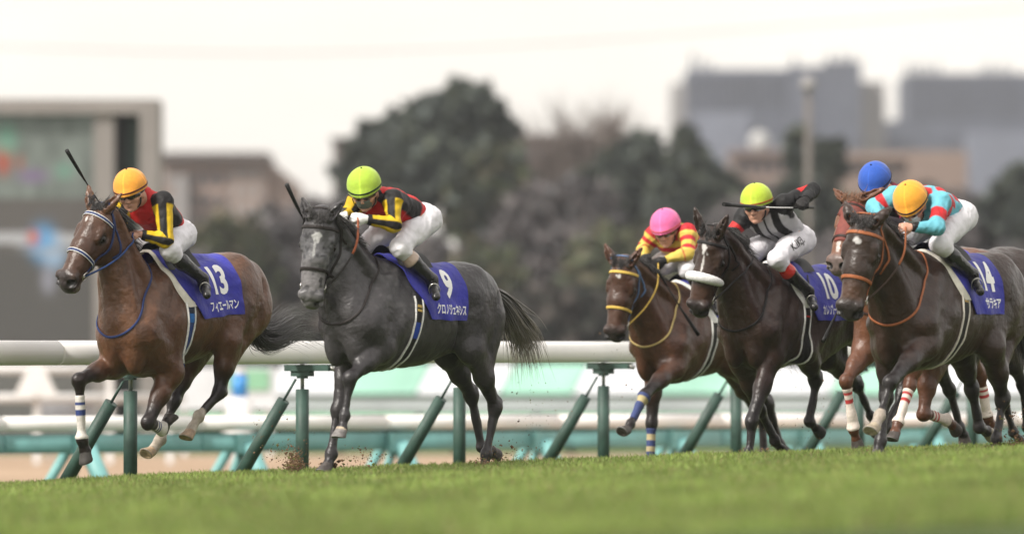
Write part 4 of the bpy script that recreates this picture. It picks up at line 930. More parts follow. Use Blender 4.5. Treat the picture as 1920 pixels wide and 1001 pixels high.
def saddle_gear(h,num,txt,pad=None,numpos=(-.61,.27),txtpos=(-.60,.475),girth=((.012,.012,.014),(.75,.74,.70)),gmark=None,txt2=None,wtxt=.54,edge=True,amax=1.84,textsize=.094,numsize=.30,sr0=-.82):
    root=h['root'];F=h['F']
    na,ns=61,30; al=np.linspace(-amax,amax,na); U=np.linspace(0,1,ns); v=np.abs(al)/amax
    sf=-.07-.28*v**1.3; sr=sr0+.02*v
    S_=sf[None]*(1-U[:,None])+sr[None]*U[:,None]; A2=np.broadcast_to(al,S_.shape)
    h['wob']=lambda S_,A2:.014+.006*np.sin(S_*26+A2*2.2)*np.abs(A2/amax)**2+.004*np.sin(S_*11-A2*6)+.003*np.sin(S_*38+A2*9)*np.abs(A2/amax)+.030*np.exp(-((S_+.27)/.12)**2)*np.exp(-(A2/.6)**2)
    wob=h['wob'](S_,A2)
    G=flatmap(h,S_,A2,wob); Gi=flatmap(h,S_,A2,wob-.009)
    mb=MB(); mb.grid(G); mb.grid(Gi,flip=True)
    for a,b in ((G[0],Gi[0]),(Gi[-1],G[-1]),(Gi[:,0],G[:,0]),(G[:,-1],Gi[:,-1])): mb.grid(np.stack([a,b]),flip=True)
    cl=mb.build('saddle_cloth',MATS['cloth'],root)
    if num: body_text(h,num,numpos[0],numpos[1],numsize,.0035,MATS['wtext'],squash=.80,bold=.011,name='number',parent=cl)
    if txt: body_text(h,txt,txtpos[0],txtpos[1],textsize,.0035,MATS['wtext'],squash=wtxt,bold=.0022,name='lettering',parent=cl)
    if pad:
        a_=np.linspace(-1.5,1.5,41); vv=np.abs(a_)/amax; f0=-.07-.28*vv**1.3
        wdt=.035+.055*vv**1.5
        G=[]
        for u,o in((-.25,.003),(0,.018),(.35,.024),(.75,.022),(1.1,.004)):
            G.append(flatmap(h,f0+wdt*(1-u)+0.0,a_,np.full(len(a_),o)))
        MB().grid(np.array(G)).build('saddle_pad',MATS[pad],root)
    # race saddle
    T=h['T']; sad=MB(); 
    su=np.linspace(0,1,12); aa=np.linspace(-.5,.5,17)
    S2=np.broadcast_to((-.10-.40*su)[:,None],(12,17)); prof=.045+.03*np.cos(su*2*PI)[:,None]*np.exp(-(aa/.35)**2)[None]-.02*(np.abs(aa)/.5)[None]**2
    sad.grid(flatmap(h,S2,np.broadcast_to(aa,(12,17)),prof)); sad.build('saddle',MATS['black'],root)
    # girth: webbing with pale piping
    gm=MB(); al=np.linspace(1.25,2*PI-1.25,60)-PI*0; sc=lambda a:-.235+.075*np.abs(np.sin(a/2))**4
    mid=sc(al)
    for o,wd_,c_,th in((0,.062,girth[0],.007),(-.040,.012,girth[1],.012),(.040,.012,girth[1],.012)):
        P=flatmap(h,mid+o,al,np.full(60,.004)); P2=flatmap(h,mid+o+.01,al,np.full(60,.004)); 
        P=F.project(smooth_path(P,3),.003); N=F.grad(P); strap(gm,P,N,wd_,th,c_)
    if gmark:
        i=[(k,c) for k,c in gmark]
        for (a0,a1),c_ in i:
            al3=np.linspace(a0,a1,10); P=flatmap(h,sc(al3),al3,np.full(10,.010)); P2=flatmap(h,sc(al3)+.01,al3,np.full(10,.010)); strap(gm,P,F.grad(P),.050,.004,c_)
    gm.build('girth',MATS['strap'],root,attr=True)
def bandage(h,leg,a,b,stripes=(),base=(.60,.57,.53),sc=(.02,.04,.16),seg=(1,2),off=.006):
    "fabric wrap round a leg bone from fraction a to b"
    J=h['legs'][leg]; A=J[seg[0]];B=J[seg[1]]; ax=nrm(B-A); u=nrm(np.cross(ax,A_(0,1,.01))); v=np.cross(ax,u); n=26; m=30
    t=np.linspace(a,b,m); th=np.linspace(0,2*PI,n,endpoint=False); d=np.cos(th)[:,None]*u+np.sin(th)[:,None]*v
    C=(A+(B-A)*t[:,None])[:,None,:]+0*d[None]; D_=np.broadcast_to(d[None],C.shape)
    P=h['F'].cast(C,D_,0,.12,60); r=np.linalg.norm(P-C,axis=2); r=np.minimum(r,.060); r=(r+np.roll(r,1,1)+np.roll(r,-1,1))/3
    r=r+off*(1+.12*np.sin(np.arange(m)*2.1))[:,None]; r[0]-=off*.8; r[-1]-=off*.8
    G=C+D_*r[...,None]; col=np.tile(np.array(base,float),(m,n,1))
    tt=(t-a)/(b-a)
    for (s0,s1,*cc) in stripes: col[(tt>=s0)&(tt<=s1)]=np.array(cc[0] if cc else sc)
    mb=MB(); mb.grid(G,close=True,flip=True)
    return mkmesh('leg_wrap',np.concatenate(mb.V),mb.F,MATS['attr'],h['root'],col.reshape(-1,3))
NAVY=(.018,.035,.12); BLK=(.012,.011,.011); WHT=(.75,.75,.73); ORG=(.33,.11,.045); YEL=(.62,.42,.09)
TACK=dict(
 one=dict(br=dict(c1=NAVY,c2=WHT),nr=((206,0),),cloth=dict(num='13',txt='フィエールマン',sr0=-.87,numpos=(-.63,.27),txtpos=(-.625,.475),wtxt=.54,pad='cream',girth=((.02,.05,.20),WHT),gmark=[((1.5,1.66),(.012,.02,.04)),((1.68,1.9),(.02,.14,.42))])),
 two=dict(br=dict(c1=(.02,.016,.015)),cloth=dict(num='9',txt='クロノジェネシス',wtxt=.49,girth=(BLK,WHT),gmark=[((1.95,2.3),(.015,.05,.30)),((1.62,1.68),(.55,.38,.10)),((1.50,1.58),(.50,.34,.10))])),
 three=dict(br=dict(c1=YEL,cheek=(.10,.17,.32),neckcol=(.50,.38,.16)),cloth=dict(num='7',txt='',pad='white',girth=(BLK,WHT))),
 four=dict(br=dict(c1=BLK,fleece=True),cloth=dict(num='10',txt='カレンブーケドール',wtxt=.39,pad='white',girth=(BLK,WHT),gmark=[((1.72,1.76),(.5,.03,.02))])),
 five=dict(br=dict(c1=(.03,.015,.012)),cloth=dict(num='5',txt='')),
 six=dict(br=dict(c1=ORG),cloth=dict(num='14',txt='サラキア',wtxt=.72,pad='cream',girth=(BLK,(.66,.62,.55)),gmark=[((1.50,1.56),(.42,.28,.09))],txtpos=(-.63,.475))),
 seven=dict(br=dict(c1=BLK),cloth=dict(num='',txt='')),
)
HAIRC=dict(one=((.012,.010,.010),(.11,.105,.105)),two=((.030,.027,.027),(.34,.30,.24)),three=((.010,.008,.008),None),four=((.010,.008,.008),None),five=((.16,.07,.03),None),six=((.014,.011,.011),None),seven=((.02,.014,.012),(.10,.07,.055)))
TAILS=dict(one=[(472,588,0),(480,622,-.02),(508,630,0),(556,606,0),(618,630,0)],two=[(944,560,.02),(968,598,.02),(990,640,0),(1004,712,0)],seven=[(1888,480,0),(1908,496,0),(1930,520,0),(1945,560,0)])
for nme,h in H.items():
    S=h['S']; T=h['T']; Hd=h['Hd']; tk=TACK[nme]
    top=T(.06,0,-.02); bot=T(.43,0,-.52); C=(top+bot)/2; h['neckring']=(C,nrm(top-bot),LAT)
    bridle(h,**tk['br'])
    if nme!='seven': saddle_gear(h,**tk['cloth'])
    hc,tp=HAIRC[nme]; mane(h,hc,seed=len(nme)*7+3,tip=None)
    tail(h,TAILS.get(nme),760 if nme in('one','two') else 360,.155 if nme in('one','two') else .10,.0050,hc,tp,seed=9+len(nme))
if 'one' in H:
    bandage(H['one'],'RF',.26,1.0,stripes=((.14,.24),(.34,.45))); bandage(H['one'],'LF',.45,1.0,stripes=((.1,.2),(.3,.4)))
if 'three' in H:
    bl=(.03,.05,.16)
    bandage(H['three'],'LF',.05,.85,base=bl,stripes=((.12,.34,(.42,.35,.18)),)); bandage(H['three'],'RF',.15,.9,base=bl,stripes=((.2,.38,(.42,.35,.20)),(.6,.78,(.42,.35,.20))))
if 'five' in H:
    rd=(.40,.03,.03)
    for lg,a,b in(('RF',.15,1.02),('LF',.15,1.02),('LH',.3,1.0),('RH',.3,1.0)): bandage(H['five'],lg,a,b,base=(.68,.60,.54),stripes=((.08,.17,rd),(.27,.36,rd)))
    h=H['five']; hx,hy,hz=h['HR']; G=[]           # race hood
    for x in np.linspace(.06,.40,16):
        a=np.linspace(R(-20),R(200),30); d=np.cos(a)[:,None]*hy+np.sin(a)[:,None]*hz; G.append(h['F'].cast(np.broadcast_to(h['Hd'](x,0,-.075),d.shape),d,.005,.3))
    G=np.array(G); mb=MB(); mb.grid(G); Fc=[]
    for i in range(15):
        x=.06+.34*(i+.5)/15
        for j in range(29):
            a=-20+220*(j+.5)/29; s_=min(abs(a-0),abs(a-180))
            if math.hypot((x-.215)/.085,(s_-22)/42)<1: continue
            if x>.27 and s_<60: continue
            Fc.append((i*30+j,(i+1)*30+j,(i+1)*30+j+1,i*30+j+1))
    o=mkmesh('hood',G.reshape(-1,3),Fc,mat('hood_fabric',(.16,.035,.025),.7,noise=(20,.8,1.2),bump=(80,.4,.004)),h['root']); md=o.modifiers.new('s','SOLIDIFY'); md.thickness=.004; md.offset=1
# ------------------------------------------------------------------ jockeys
MATS.update(skin=mat('skin',(.50,.27,.19),.5,noise=(30,.85,1.12),spec=.4),
 silk=mat('racing_silks',(1,1,1),.58,attr=1,noise=(18,.9,1.06),bump=(9,.6,.03),spec=.25),
 breech=mat('white_breeches',(.68,.67,.71),.6,noise=(14,.93,1.03),bump=(9,.6,.03)),
 boot=mat('boot_leather',(1,1,1),.24,attr=1,bump=(34,.5,.02),spec=.6),
 lens=mat('goggle_lens',(.012,.012,.014),.08,spec=.8,coat=1),
 cap=mat('cap_fabric',(1,1,1),.72,attr=1,noise=(40,.93,1.05),bump=(45,.5,.006),spec=.25,sheen=.2))
def body_fields(J,off,zone,h=.0062,amp=0,seed=0):
    "grow the parts of the figure listed in zone, inflated by off"
    P=[]; 
    pts=np.array([v for k,v in J.items() if isinstance(v,np.ndarray) and v.shape==(3,)])
    if zone=='silk': pts=np.array([J[k] for k in('shL','shR','elL','elR','wrL','wrR','chest','pelvis','neck')])
    elif zone=='breech': pts=np.array([J[k] for k in('pelvis','hipL','hipR','knL','knR')])
    elif zone in('bootL','bootR'): pts=np.array([J[k+zone[-1]] for k in('kn','an','toe','heel')])
    elif zone in('gloveL','gloveR'): pts=np.array([J['wr'+zone[-1]],J['hd'+zone[-1]]])
    mg=.17 if zone in('silk','breech','body') else .10
    F=Field(pts.min(0)-mg,pts.max(0)+mg,h)
    lx=J['lx']; ch=J['chest']; pe=J['pelvis']; nk=J['neck']
    if zone in('body','silk'):
        o=off
        wst=(ch*.45+pe*.55)+J['bk']*.02
        for sg in(1,-1):
            F.cone(pe+lx*.055*sg,wst+lx*.048*sg,.098+o,.092+o,k=.05); F.cone(wst+lx*.048*sg,ch+lx*.070*sg,.092+o,.108+o,k=.05)
        F.ell(ch,A_(.12+o,.155+o,.12+o),np.array([np.cross(lx,nrm(ch-pe)),lx,nrm(ch-pe)]),k=.04)
        F.cone(ch*.5+nk*.5,nk,.085+o,.062+o,k=.04)
        for s_,sg in(('L',1),('R',-1)):
            sh,el,wr=J['sh'+s_],J['el'+s_],J['wr'+s_]
            F.cone(ch+lx*.07*sg+nrm(nk-pe)*.03,sh,.080+o,.060+o,k=.04)
            F.cone(sh,el,.056+o*1.5,.044+o*1.4,k=.035); F.ell(el,.043+o*1.3,k=.02)
            F.cone(el,wr,.043+o*1.3,.027+o*.9,k=.025,capb=None if zone=='body' else .93)
        if zone=='silk': F.cone(pe,wst,.105+o,.10+o,k=.03)
    if zone in('body','breech'):
        o=off; F.ell(pe,A_(.12+o,.155+o,.115+o),np.array([np.cross(lx,nrm(ch-pe)),lx,nrm(ch-pe)]),k=.03)
        for s_,sg in(('L',1),('R',-1)):
            hp,kn=J['hip'+s_],J['kn'+s_]
            F.cone(hp-nrm(ch-pe)*.03-nrm(kn-hp)*.02,hp+(kn-hp)*.5,.105+o,.084+o,k=.05); F.cone(hp+(kn-hp)*.5,kn,.082+o,.058+o,k=.04)
            an=J['an'+s_]; F.ell(kn+nrm(kn-hp)*.0,.058+o,k=.03)
            F.cone(kn,kn+(an-kn)*.22,.056+o,.050+o*1.0,k=.03,capb=None if zone=='body' else 1.0)
    if zone in('body','bootL','bootR'):
        o=off
        for s_ in('L','R'):
            if zone!='body' and zone[-1]!=s_: continue
            kn,an,toe,heel=J['kn'+s_],J['an'+s_],J['toe'+s_],J['heel'+s_]
            m=kn+(an-kn)*.38; cb=nrm(np.cross(J['lx'],nrm(an-kn)))
            F.cone(kn+(an-kn)*(.10 if zone=='body' else .14),m-cb*.008,.047+o,.052+o,k=.03,capa=None if zone=='body' else .0); F.cone(m-cb*.008,an,.050+o,.036+o,k=.03)
            F.cone(an,heel,.034+o,.030+o,k=.03); F.cone(heel*.8+an*.2,toe,.032+o,.026+o,k=.03)
            if zone!='body': fd=nrm(toe-heel); dn=nrm(nrm(heel-an)-fd*np.dot(nrm(heel-an),fd)); F.cone(heel+dn*.018,heel+dn*.034-fd*.012,.026,.026,k=.01)
    if zone in('body','gloveL','gloveR'):
        o=off
        for s_,sg in(('L',1),('R',-1)):
            if zone!='body' and zone[-1]!=s_: continue
            wr,hd=J['wr'+s_],J['hd'+s_]; f=nrm(hd-wr); pn=J['pn'+s_]; pn=nrm(pn-f*np.dot(f,pn)); sd=nrm(np.cross(f,pn))   # f: towards knuckles, pn: palm side
            if zone!='body': F.cone(wr-f*.01,wr+f*.03,.029+o,.027+o,k=.02)
            pc=wr+f*.045; F.ell(pc,A_(.045+o,.040+o,.017+o),np.array([f,sd,pn]),k=.02)
            for i,w_ in enumerate((.030,.010,-.010,-.028)):
                kk=wr+f*(.082-.004*abs(i-1))+sd*w_; L1=(.030,.034,.031,.025)[i]
                a=kk+f*L1*.75+pn*L1*.55; b_=a-f*.006+pn*.024; c=b_-f*.020+pn*.002
                F.chain([kk,a,b_,c],[.0105+o,.0098+o,.0090+o,.0080+o],k=.007)
            t0=wr+f*.025+sd*.030+pn*.008; t1=t0+f*.028+sd*.016+pn*.018; t2=t1+f*.026-sd*.010+pn*.012; F.chain([t0,t1,t2],[.013+o,.0115+o,.009+o],k=.008)
    if zone=='body':
        c=J['head']; HR=J['HR']; x,y,z=HR
        hz_=1.12
        E=lambda p,r,k=.02,op='+':F.ell(c+A_(*p)@HR*hz_,A_(*r)*hz_,HR,k=k,op=op)
        C=lambda a,b,ra,rb,k=.015,op='+':F.cone(c+A_(*a)@HR*hz_,c+A_(*b)@HR*hz_,ra*hz_,rb*hz_,k=k,op=op)
        E((-.012,0,.02),(.098,.077,.098)); E((.02,0,-.03),(.070,.066,.075),k=.03); E((.045,0,-.075),(.040,.044,.036),k=.03)
        E((.078,0,-.094),(.016,.020,.015),k=.015); C((.086,0,.012),(.108,0,-.026),.009,.012); C((.100,.010,-.032),(.100,-.010,-.032),.009,.009,k=.008)
        E((.088,0,-.055),(.010,.024,.006),k=.008); E((.084,0,-.066),(.011,.020,.006),k=.008)
        for sg in(1,-1):
            C((.082,.014*sg,.028),(.070,.046*sg,.024),.010,.009); C((.066,.042*sg,-.022),(.035,.062*sg,-.012),.018,.016,k=.03)
            E((.088,.031*sg,.006),(.014,.015,.010),k=.01,op='-'); E((.074,.031*sg,.006),(.012,.012,.010),k=.004)
            E((-.006,.078*sg,-.018),(.018,.009,.030),k=.008)
        F.cone(c+A_(-.02,0,-.045)@HR,nk,.052,.058,k=.03); F.cone(c+A_(.01,0,-.07)@HR,nk+J['bk']*-.02,.045,.05,k=.03)
    if amp:
        r=np.argwhere(np.abs(F.D)<.035); X=np.stack([F.ax[i][r[:,i]] for i in range(3)],1)
        n=vnoise(X*A_(1,.6,1.3),11,seed)*.6+vnoise(X@np.array([[.8,.5,.2],[-.5,.8,.1],[.1,-.2,1]])*A_(1.8,.5,1),22,seed+1)*.4
        rg=1-np.abs(n-.5)*3; F.D[r[:,0],r[:,1],r[:,2]]-=(amp*np.clip(rg,0,1)).astype(np.float32)-amp*.4
    return F
def jockey(h,S):
    fr=h['fr']; px=lambda t:fr.px(*t); J={}
    base=h['root'].location
    root=empty('person',tuple(base),fr.rz,label=S['label'],cat='jockey',group='jockeys crouched over their racehorses')
    for k in('head','neck','chest','pelvis','shL','shR','elL','elR','wrL','wrR','hdL','hdR','knL','anL','toeL','heelL'):
        if k in S['p']: J[k]=px(S['p'][k])
    mir=lambda v:v*A_(1,-1,1)
    J['lx']=nrm(J['shL']-J['shR']) ; J['lx']=nrm(J['lx']*.6+LAT*.4)
    if 'neck' not in J: J['neck']=(J['shL']+J['shR'])/2+A_(.02,0,.035)
    up=nrm(J['neck']-J['pelvis']); J['bk']=nrm(np.cross(J['lx'],up))*-1     # towards the back (away from the chest)
    if J['bk'][2]<0: J['bk']*=-1
    if 'chest' not in J: J['chest']=(J['shL']+J['shR'])/2*.72+J['pelvis']*.28+J['bk']*.0
    J['hipL']=J['pelvis']+LAT*.095; J['hipR']=J['pelvis']-LAT*.095
    if 'heelL' not in J: J['heelL']=J['anL']+A_(-.04,-.02,-.05)
    J['toeL']=J['heelL']+nrm(A_(.62,.60,-.36))*.20
    for k in('kn','an','toe','heel'):
        J[k+'R']=mir(J[k+'L'])
    for s_ in('L','R'):
        if 'hd'+s_ not in J: J['hd'+s_]=J['wr'+s_]+nrm(J['wr'+s_]-J['el'+s_])*.09
        J['pn'+s_]=A_(0,-1 if s_=='L' else 1,-.35)
    for k,v in S.get('pn',{}).items(): J['pn'+k]=A_(*v)
    psi,pt=R(S['psi']),R(S['pitch']); f=fr.R@A_(-math.cos(psi)*math.cos(pt),-math.sin(psi)*math.cos(pt),-math.sin(pt))
    y=nrm(np.cross(A_(0,0,1),f)); z=np.cross(f,y)
    if S.get('tilt'): a=R(S['tilt']); y,z=y*math.cos(a)+z*math.sin(a),z*math.cos(a)-y*math.sin(a)
    J['HR']=np.array([f,y,z]); L=lambda a,b:round(float(np.linalg.norm(J[a]-J[b])),2)
    print('jockey',S['name'],'trunk',L('pelvis','neck'),'uaL',L('shL','elL'),'faL',L('elL','wrL'),'uaR',L('shR','elR'),'faR',L('elR','wrR'),'th',L('hipL','knL'),'calf',L('knL','anL'),'sh',L('shL','shR'))
    F=body_fields(J,-.003,'body',h=.0060); V,Q=F.mesh()
    hc=(V-J['head'])@J['HR'].T; body=mkmesh('body',V,Q,MATS['skin'],root)
    # silks
    FS=body_fields(J,.007,'silk',amp=.011,seed=S.get('seed',1)); V,Q=FS.mesh()
    uaL,tL=segdist(V,J['shL'],J['elL']); faL,sL=segdist(V,J['elL'],J['wrL']); uaR,tR=segdist(V,J['shR'],J['elR']); faR,sR=segdist(V,J['elR'],J['wrR'])
    dt,tt=segdist(V,J['pelvis'],J['neck'])
    info=[]
    dL=np.minimum(uaL-.0,faL); dR=np.minimum(uaR,faR)
    dtr=np.minimum(segdist(V,J['chest']+J['lx']*.07,J['pelvis']+J['lx']*.05)[0],segdist(V,J['chest']-J['lx']*.07,J['pelvis']-J['lx']*.05)[0])-.055
    arm=np.minimum(dL,dR)<dtr; left=dL<dR
    tarm=np.where(left,np.where(uaL<faL,tL*.5,.5+sL*.5),np.where(uaR<faR,tR*.5,.5+sR*.5))
    ax=lambda a,b:nrm(J[b]-J[a])
    def ang(a,b):
        u=ax(a,b); e1=nrm(np.cross(u,A_(0,0,1))); e2=np.cross(u,e1); d=V-J[a]; return np.arctan2(d@e2,d@e1)
    an=np.where(left,np.where(uaL<faL,ang('shL','elL'),ang('elL','wrL')),np.where(uaR<faR,ang('shR','elR'),ang('elR','wrR')))
    d=V-J['pelvis']; c=S['silk'](dict(V=V,arm=arm,left=left,t=tarm,ang=an,tt=tt,lx=d@J['lx'],bk=d@J['bk'],J=J))
    mkmesh('silks',V,Q,MATS['silk'],root,c)
    FB=body_fields(J,.006,'breech',amp=.009,seed=S.get('seed',1)+5); V,Q=FB.mesh(); br=mkmesh('breeches',V,Q,MATS['breech'],root)
    if 'legtext' in S:
        a,b=J['hipL'],J['knL']; u=nrm(a-b); n_=nrm(A_(.25,1,.35)); n_=nrm(n_-u*np.dot(u,n_)); v=np.cross(n_,u); v=v if v[2]>0 else -v
        cu=bpy.data.curves.new('t','FONT'); cu.body=S['legtext']; cu.size=.085; cu.align_x='CENTER'; cu.align_y='CENTER'; cu.resolution_u=3; cu.offset=.001
        ob=bpy.data.objects.new('t',cu); COL.objects.link(ob); bpy.context.view_layer.update(); me=bpy.data.meshes.new_from_object(ob); bpy.data.objects.remove(ob)
        bm=bmesh.new(); bm.from_mesh(me); bmesh.ops.triangulate(bm,faces=bm.faces)
        bmesh.ops.subdivide_edges(bm,edges=[e for e in bm.edges if e.calc_length()>.02],cuts=1); bmesh.ops.triangulate(bm,faces=bm.faces)
        X=np.array([q.co[:] for q in bm.verts]); Fs=[[q.index for q in f.verts] for f in bm.faces]; bm.free()
        P=b+(a-b)*.52+n_*.09+X[:,:1]*u+X[:,1:2]*v; mkmesh('lettering',FB.project(P,.0035),Fs,MATS['black'],br,smooth=False)
    for s_ in('L','R'):
        FT=body_fields(J,.005,'boot'+s_,h=.0058,amp=.003,seed=3); V,Q=FT.mesh(); _,t=segdist(V,J['kn'+s_],J['an'+s_]); col=np.tile(np.array((.012,.012,.013)),(len(V),1))
        if 'sock' in S: col=mixc(col,S['sock'],sm(-t,-.42,-.38))
        mkmesh('boot',V,Q,MATS['boot'],root,col)
        if S.get('glove',{}).get(s_,S.get('glove',{}).get('*')):
            FG=body_fields(J,.0028,'glove'+s_,h=.0052); V,Q=FG.mesh(); mkmesh('glove',V,Q,MATS['silk'],root,np.tile(np.array(S.get('glove',{}).get(s_,S['glove'].get('*'))),(len(V),1)))
        if 'cuff' in S:
            wr=J['wr'+s_]; f_=nrm(wr-J['el'+s_]); MB().tube([wr-f_*.045,wr-f_*.04,wr-f_*.01,wr+f_*.012],[.036,.040,.037,.031],14).build('cuff',MATS['black'],root)
        # stirrup iron and leather
        heel,toe=J['heel'+s_],J['toe'+s_]; c0=heel*.42+toe*.58; fd=nrm(toe-heel); u_=nrm(J['an'+s_]-c0); u_=nrm(u_-fd*np.dot(u_,fd)); sd=np.cross(fd,u_)
        a=np.linspace(0,2*PI,24); rr=c0+np.outer(np.cos(a),sd)*.040+np.outer(np.sin(a)*1.15+.5,u_)*.042
        mb=MB(); mb.tube(rr,.0038,6,caps=False); mb.build('stirrup',MATS['metal'],h['root'])
        tp=h['T'](-.34,.17*(1 if s_=='L' else -1),-.10); tp=h['F'].project(tp[None],.03)[0]
        P=spline([tp,(tp+c0)/2,c0+u_*.085],12); strap(m2:=MB(),P,np.tile(nrm(np.cross(J['lx'],A_(0,0,1)))*0+A_(0,1 if s_=='L' else -1,0),(12,1)),.018,.004,(.02,.018,.017)); m2.build('stirrup_leather',MATS['strap'],h['root'],attr=True)
    # cap
    hd=J['head']; HR=J['HR']; cc=S['cap']; nu,nv=72,26; G=np.zeros((nv,nu,3)); C=np.zeros((nv,nu,3)); C0=A_(-.014,0,.046)*1.12
    for j in range(nv):
        e=R(90-(90+13)*(j/(nv-1))**.92)
        for i in range(nu):
            th=2*PI*i/nu; fx=math.cos(th)*math.cos(e); r=1+.008*math.cos(th*2)
            P=A_(.148*math.cos(th),.126*math.sin(th),0)*math.cos(e)+A_(0,0,.132*math.sin(e))
            seam=max(math.exp(-((math.sin(th))/.045)**2),math.exp(-((math.sin(th*1-PI/2))/.045)**2),)*(.3+.7*math.cos(e))
            gat=.5+.5*math.sin(th*41+3*math.sin(th*3)); lo_=sm(np.array([j/(nv-1)]),.55,1)[0]
            P*=1+.010*seam+.006*gat*lo_*(1-lo_*.4)+.006*(vn:=math.sin(th*5+e*7))*math.cos(e)*.4
            pk=max(0,math.cos(th))**3*sm(np.array([j/(nv-1)]),.70,.97)[0]; P+=A_(.030,0,-.004)*pk
            G[j,i]=hd+(C0+P)@HR; C[j,i]=np.array(cc)*(1+.40*seam-.16*gat*lo_)
        if j==nv-1: G[j]=G[j-1]*.25+G[j]*.75
    mb=MB(); mb.grid(G,close=True,flip=True); Vc=G.reshape(-1,3)
    inner=(hd+C0@HR); G2=inner+(G[-1]-inner)*.93; 
    GG=np.concatenate([G,G2[None]]); CC=np.concatenate([C,C[-1:]*.8]); mb=MB(); mb.grid(GG,close=True,flip=True)
    # drop the visor underside closed
    cap=mkmesh('cap',GG.reshape(-1,3),mb.F,MATS['cap'],root,CC.reshape(-1,3))
    P=np.concatenate([G[nv-4],G[nv-4][:1]]); N=nrm_rows(P-inner); b=MB(); strap(b,P+N*.0005,N,.013,.003,S['band'])
    b.build('cap_band',MATS['strap'],cap,attr=True)
    MB().sph(hd+(C0+A_(0,0,.133))@HR,.007,8,5).build('cap_button',MATS['attr'],cap).data
    # goggles: lens and strap
    a=np.linspace(-1.15,1.15,25); g=MB(); gl=[]
    for zz,o in((-.024,.003),(-.020,.016),(.0,.021),(.022,.019),(.028,.004)):
        d=np.cos(a)[:,None]*HR[0]+np.sin(a)[:,None]*HR[1]
        dip=.010*np.exp(-(a/.22)**2) if zz<0 else 0*a
        c_=hd+(A_(0,0,1)[None]*(zz+.006+dip)[:,None] if np.ndim(dip) else A_(0,0,zz+.006))@HR
        P=(hd+(np.stack([0*a,0*a,zz+.004+dip],1))@HR*1.12)+np.stack([np.cos(a)*(.086+o)]+[np.sin(a)*(.068+o)]+[0*a],1)@HR*1.12
        gl.append(P)
    g.grid(np.array(gl)); o=g.build('goggles',MATS['lens'],root); md=o.modifiers.new('s','SOLIDIFY'); md.thickness=.003; md.offset=0
    a=np.linspace(.9,2*PI-.9,30); P=(hd+np.stack([np.cos(a)*.104-.01,np.sin(a)*.088,.008+0*a],1)@HR*1.12); b=MB(); strap(b,P,nrm_rows(P-hd),.016,.003,(.015,.015,.015)); 
    a=np.linspace(-1.45,1.45,24); P=hd+np.stack([.045-.0*a+.012*np.cos(a),np.sin(a)*.078,-.108*np.cos(a)**.6+.01],1)@HR*1.12; strap(b,P,nrm_rows(P-hd),.015,.003,(.02,.02,.02)); b.build('chin_strap',MATS['strap'],o,attr=True)
    if 'mask' in S:
        E=[]; 
        for zz in np.linspace(-.105,-.018,6):
            a=np.linspace(-.9,.9,14); sc_=np.interp(zz,[-.105,-.07,-.018],[.062,.098,.112]); E.append(hd+np.stack([np.cos(a)*sc_,np.sin(a)*sc_*.62,0*a+zz],1)@HR*1.13)
        g=MB(); g.grid(np.array(E)); o=g.build('face_mask',mat('mask'+S['name'],S['mask'],.7),root); md=o.modifiers.new('s','SOLIDIFY'); md.thickness=.003; md.offset=1
    h['jockey']=J
    if S.get('rein'): 
        def grip(s_): 
            f=nrm(J['hd'+s_]-J['wr'+s_]); pn=nrm(J['pn'+s_]); return J['wr'+s_]+f*.075+LAT*(.022 if s_=='L' else -.022)
        hd_={}
        for s_,sg in(('L',1),('R',-1)):
            if s_ in S['rein'][0]: hd_[sg]=grip(s_)
        for sg in(1,-1): hd_.setdefault(sg,grip('L' if 'L' in S['rein'][0] else 'R')+A_(0,.03*sg,0))
        reins(h,hd_,S['rein'][1],col2=S['rein'][2] if len(S['rein'])>2 else None)
    return J
def whip(name,label,fr,pts,grp='whips held by the jockeys',white=False):
    P=np.array([fr.l2w(fr.px(*p)) for p in pts]); C=P[0].copy(); a,b=P[0],P[-1]; d=nrm(b-a); L=np.linalg.norm(b-a)
    root=empty('riding_whip',tuple(a),label=label,cat='whip',group=grp)
    n=14; t=np.linspace(0,1,n); bend=A_(0,0,-1)*.012*np.sin(t*PI)[:,None]; X=(d*L)[None]*t[:,None]+bend
    hl=int(n*.28); MB().tube(X[:hl+1],[.0125,.0125]+[.0095]*(hl-2)+[.008],8).build('handle',MATS['black'],root)
    MB().tube(X[hl:hl+5],[.0055]*5,7).build('shaft',MATS['white'] if white else MATS['black'],root)
    m=MB(); m.tube(X[hl+4:],np.interp(np.arange(n-hl-4),[0,2,n-hl-5],[.006,.013,.017]),8); m.build('flap',MATS['black'],root)
def colr(n,c): return np.tile(np.array(c,float),(n,1))
sf=lambda x,w_=.5:np.clip(x/w_+.5,0,1)
def mx(c,col,m): return c*(1-m[:,None])+np.array(col,float)[None]*m[:,None]
def silk12(I):
    n=len(I['V']); c=colr(n,(.50,.015,.015)); K=(.012,.011,.012); Y=(.60,.40,.012); a=I['arm'].astype(float)
    lx=np.abs(I['lx']); pan=sf(lx-.075,.02)*sf(I['tt']-.24,.05)*sf(.86-I['tt'],.05)*(1-a)*sf(I['bk']+.07,.02)*sf(.085-I['bk'],.02); c=mx(c,K,pan)
    s=np.cos(I['ang']*3+.6); c=mx(c,K,a); c=mx(c,Y,a*sf(s+.12,.4)*sf(I['t']-.06,.02)*sf(.9-I['t'],.02)); return c
def silk3(I):
    n=len(I['V']); Y=(.60,.44,.09); R_=(.45,.02,.03); c=colr(n,Y); c=mx(c,R_,sf(np.cos(I['tt']*5.2*2*PI),.5))
    a=I['arm'].astype(float); c=mx(c,Y,a); return mx(c,R_,a*sf(np.cos(I['t']*4.6*2*PI),.5)*sf(.62-I['t'],.02))
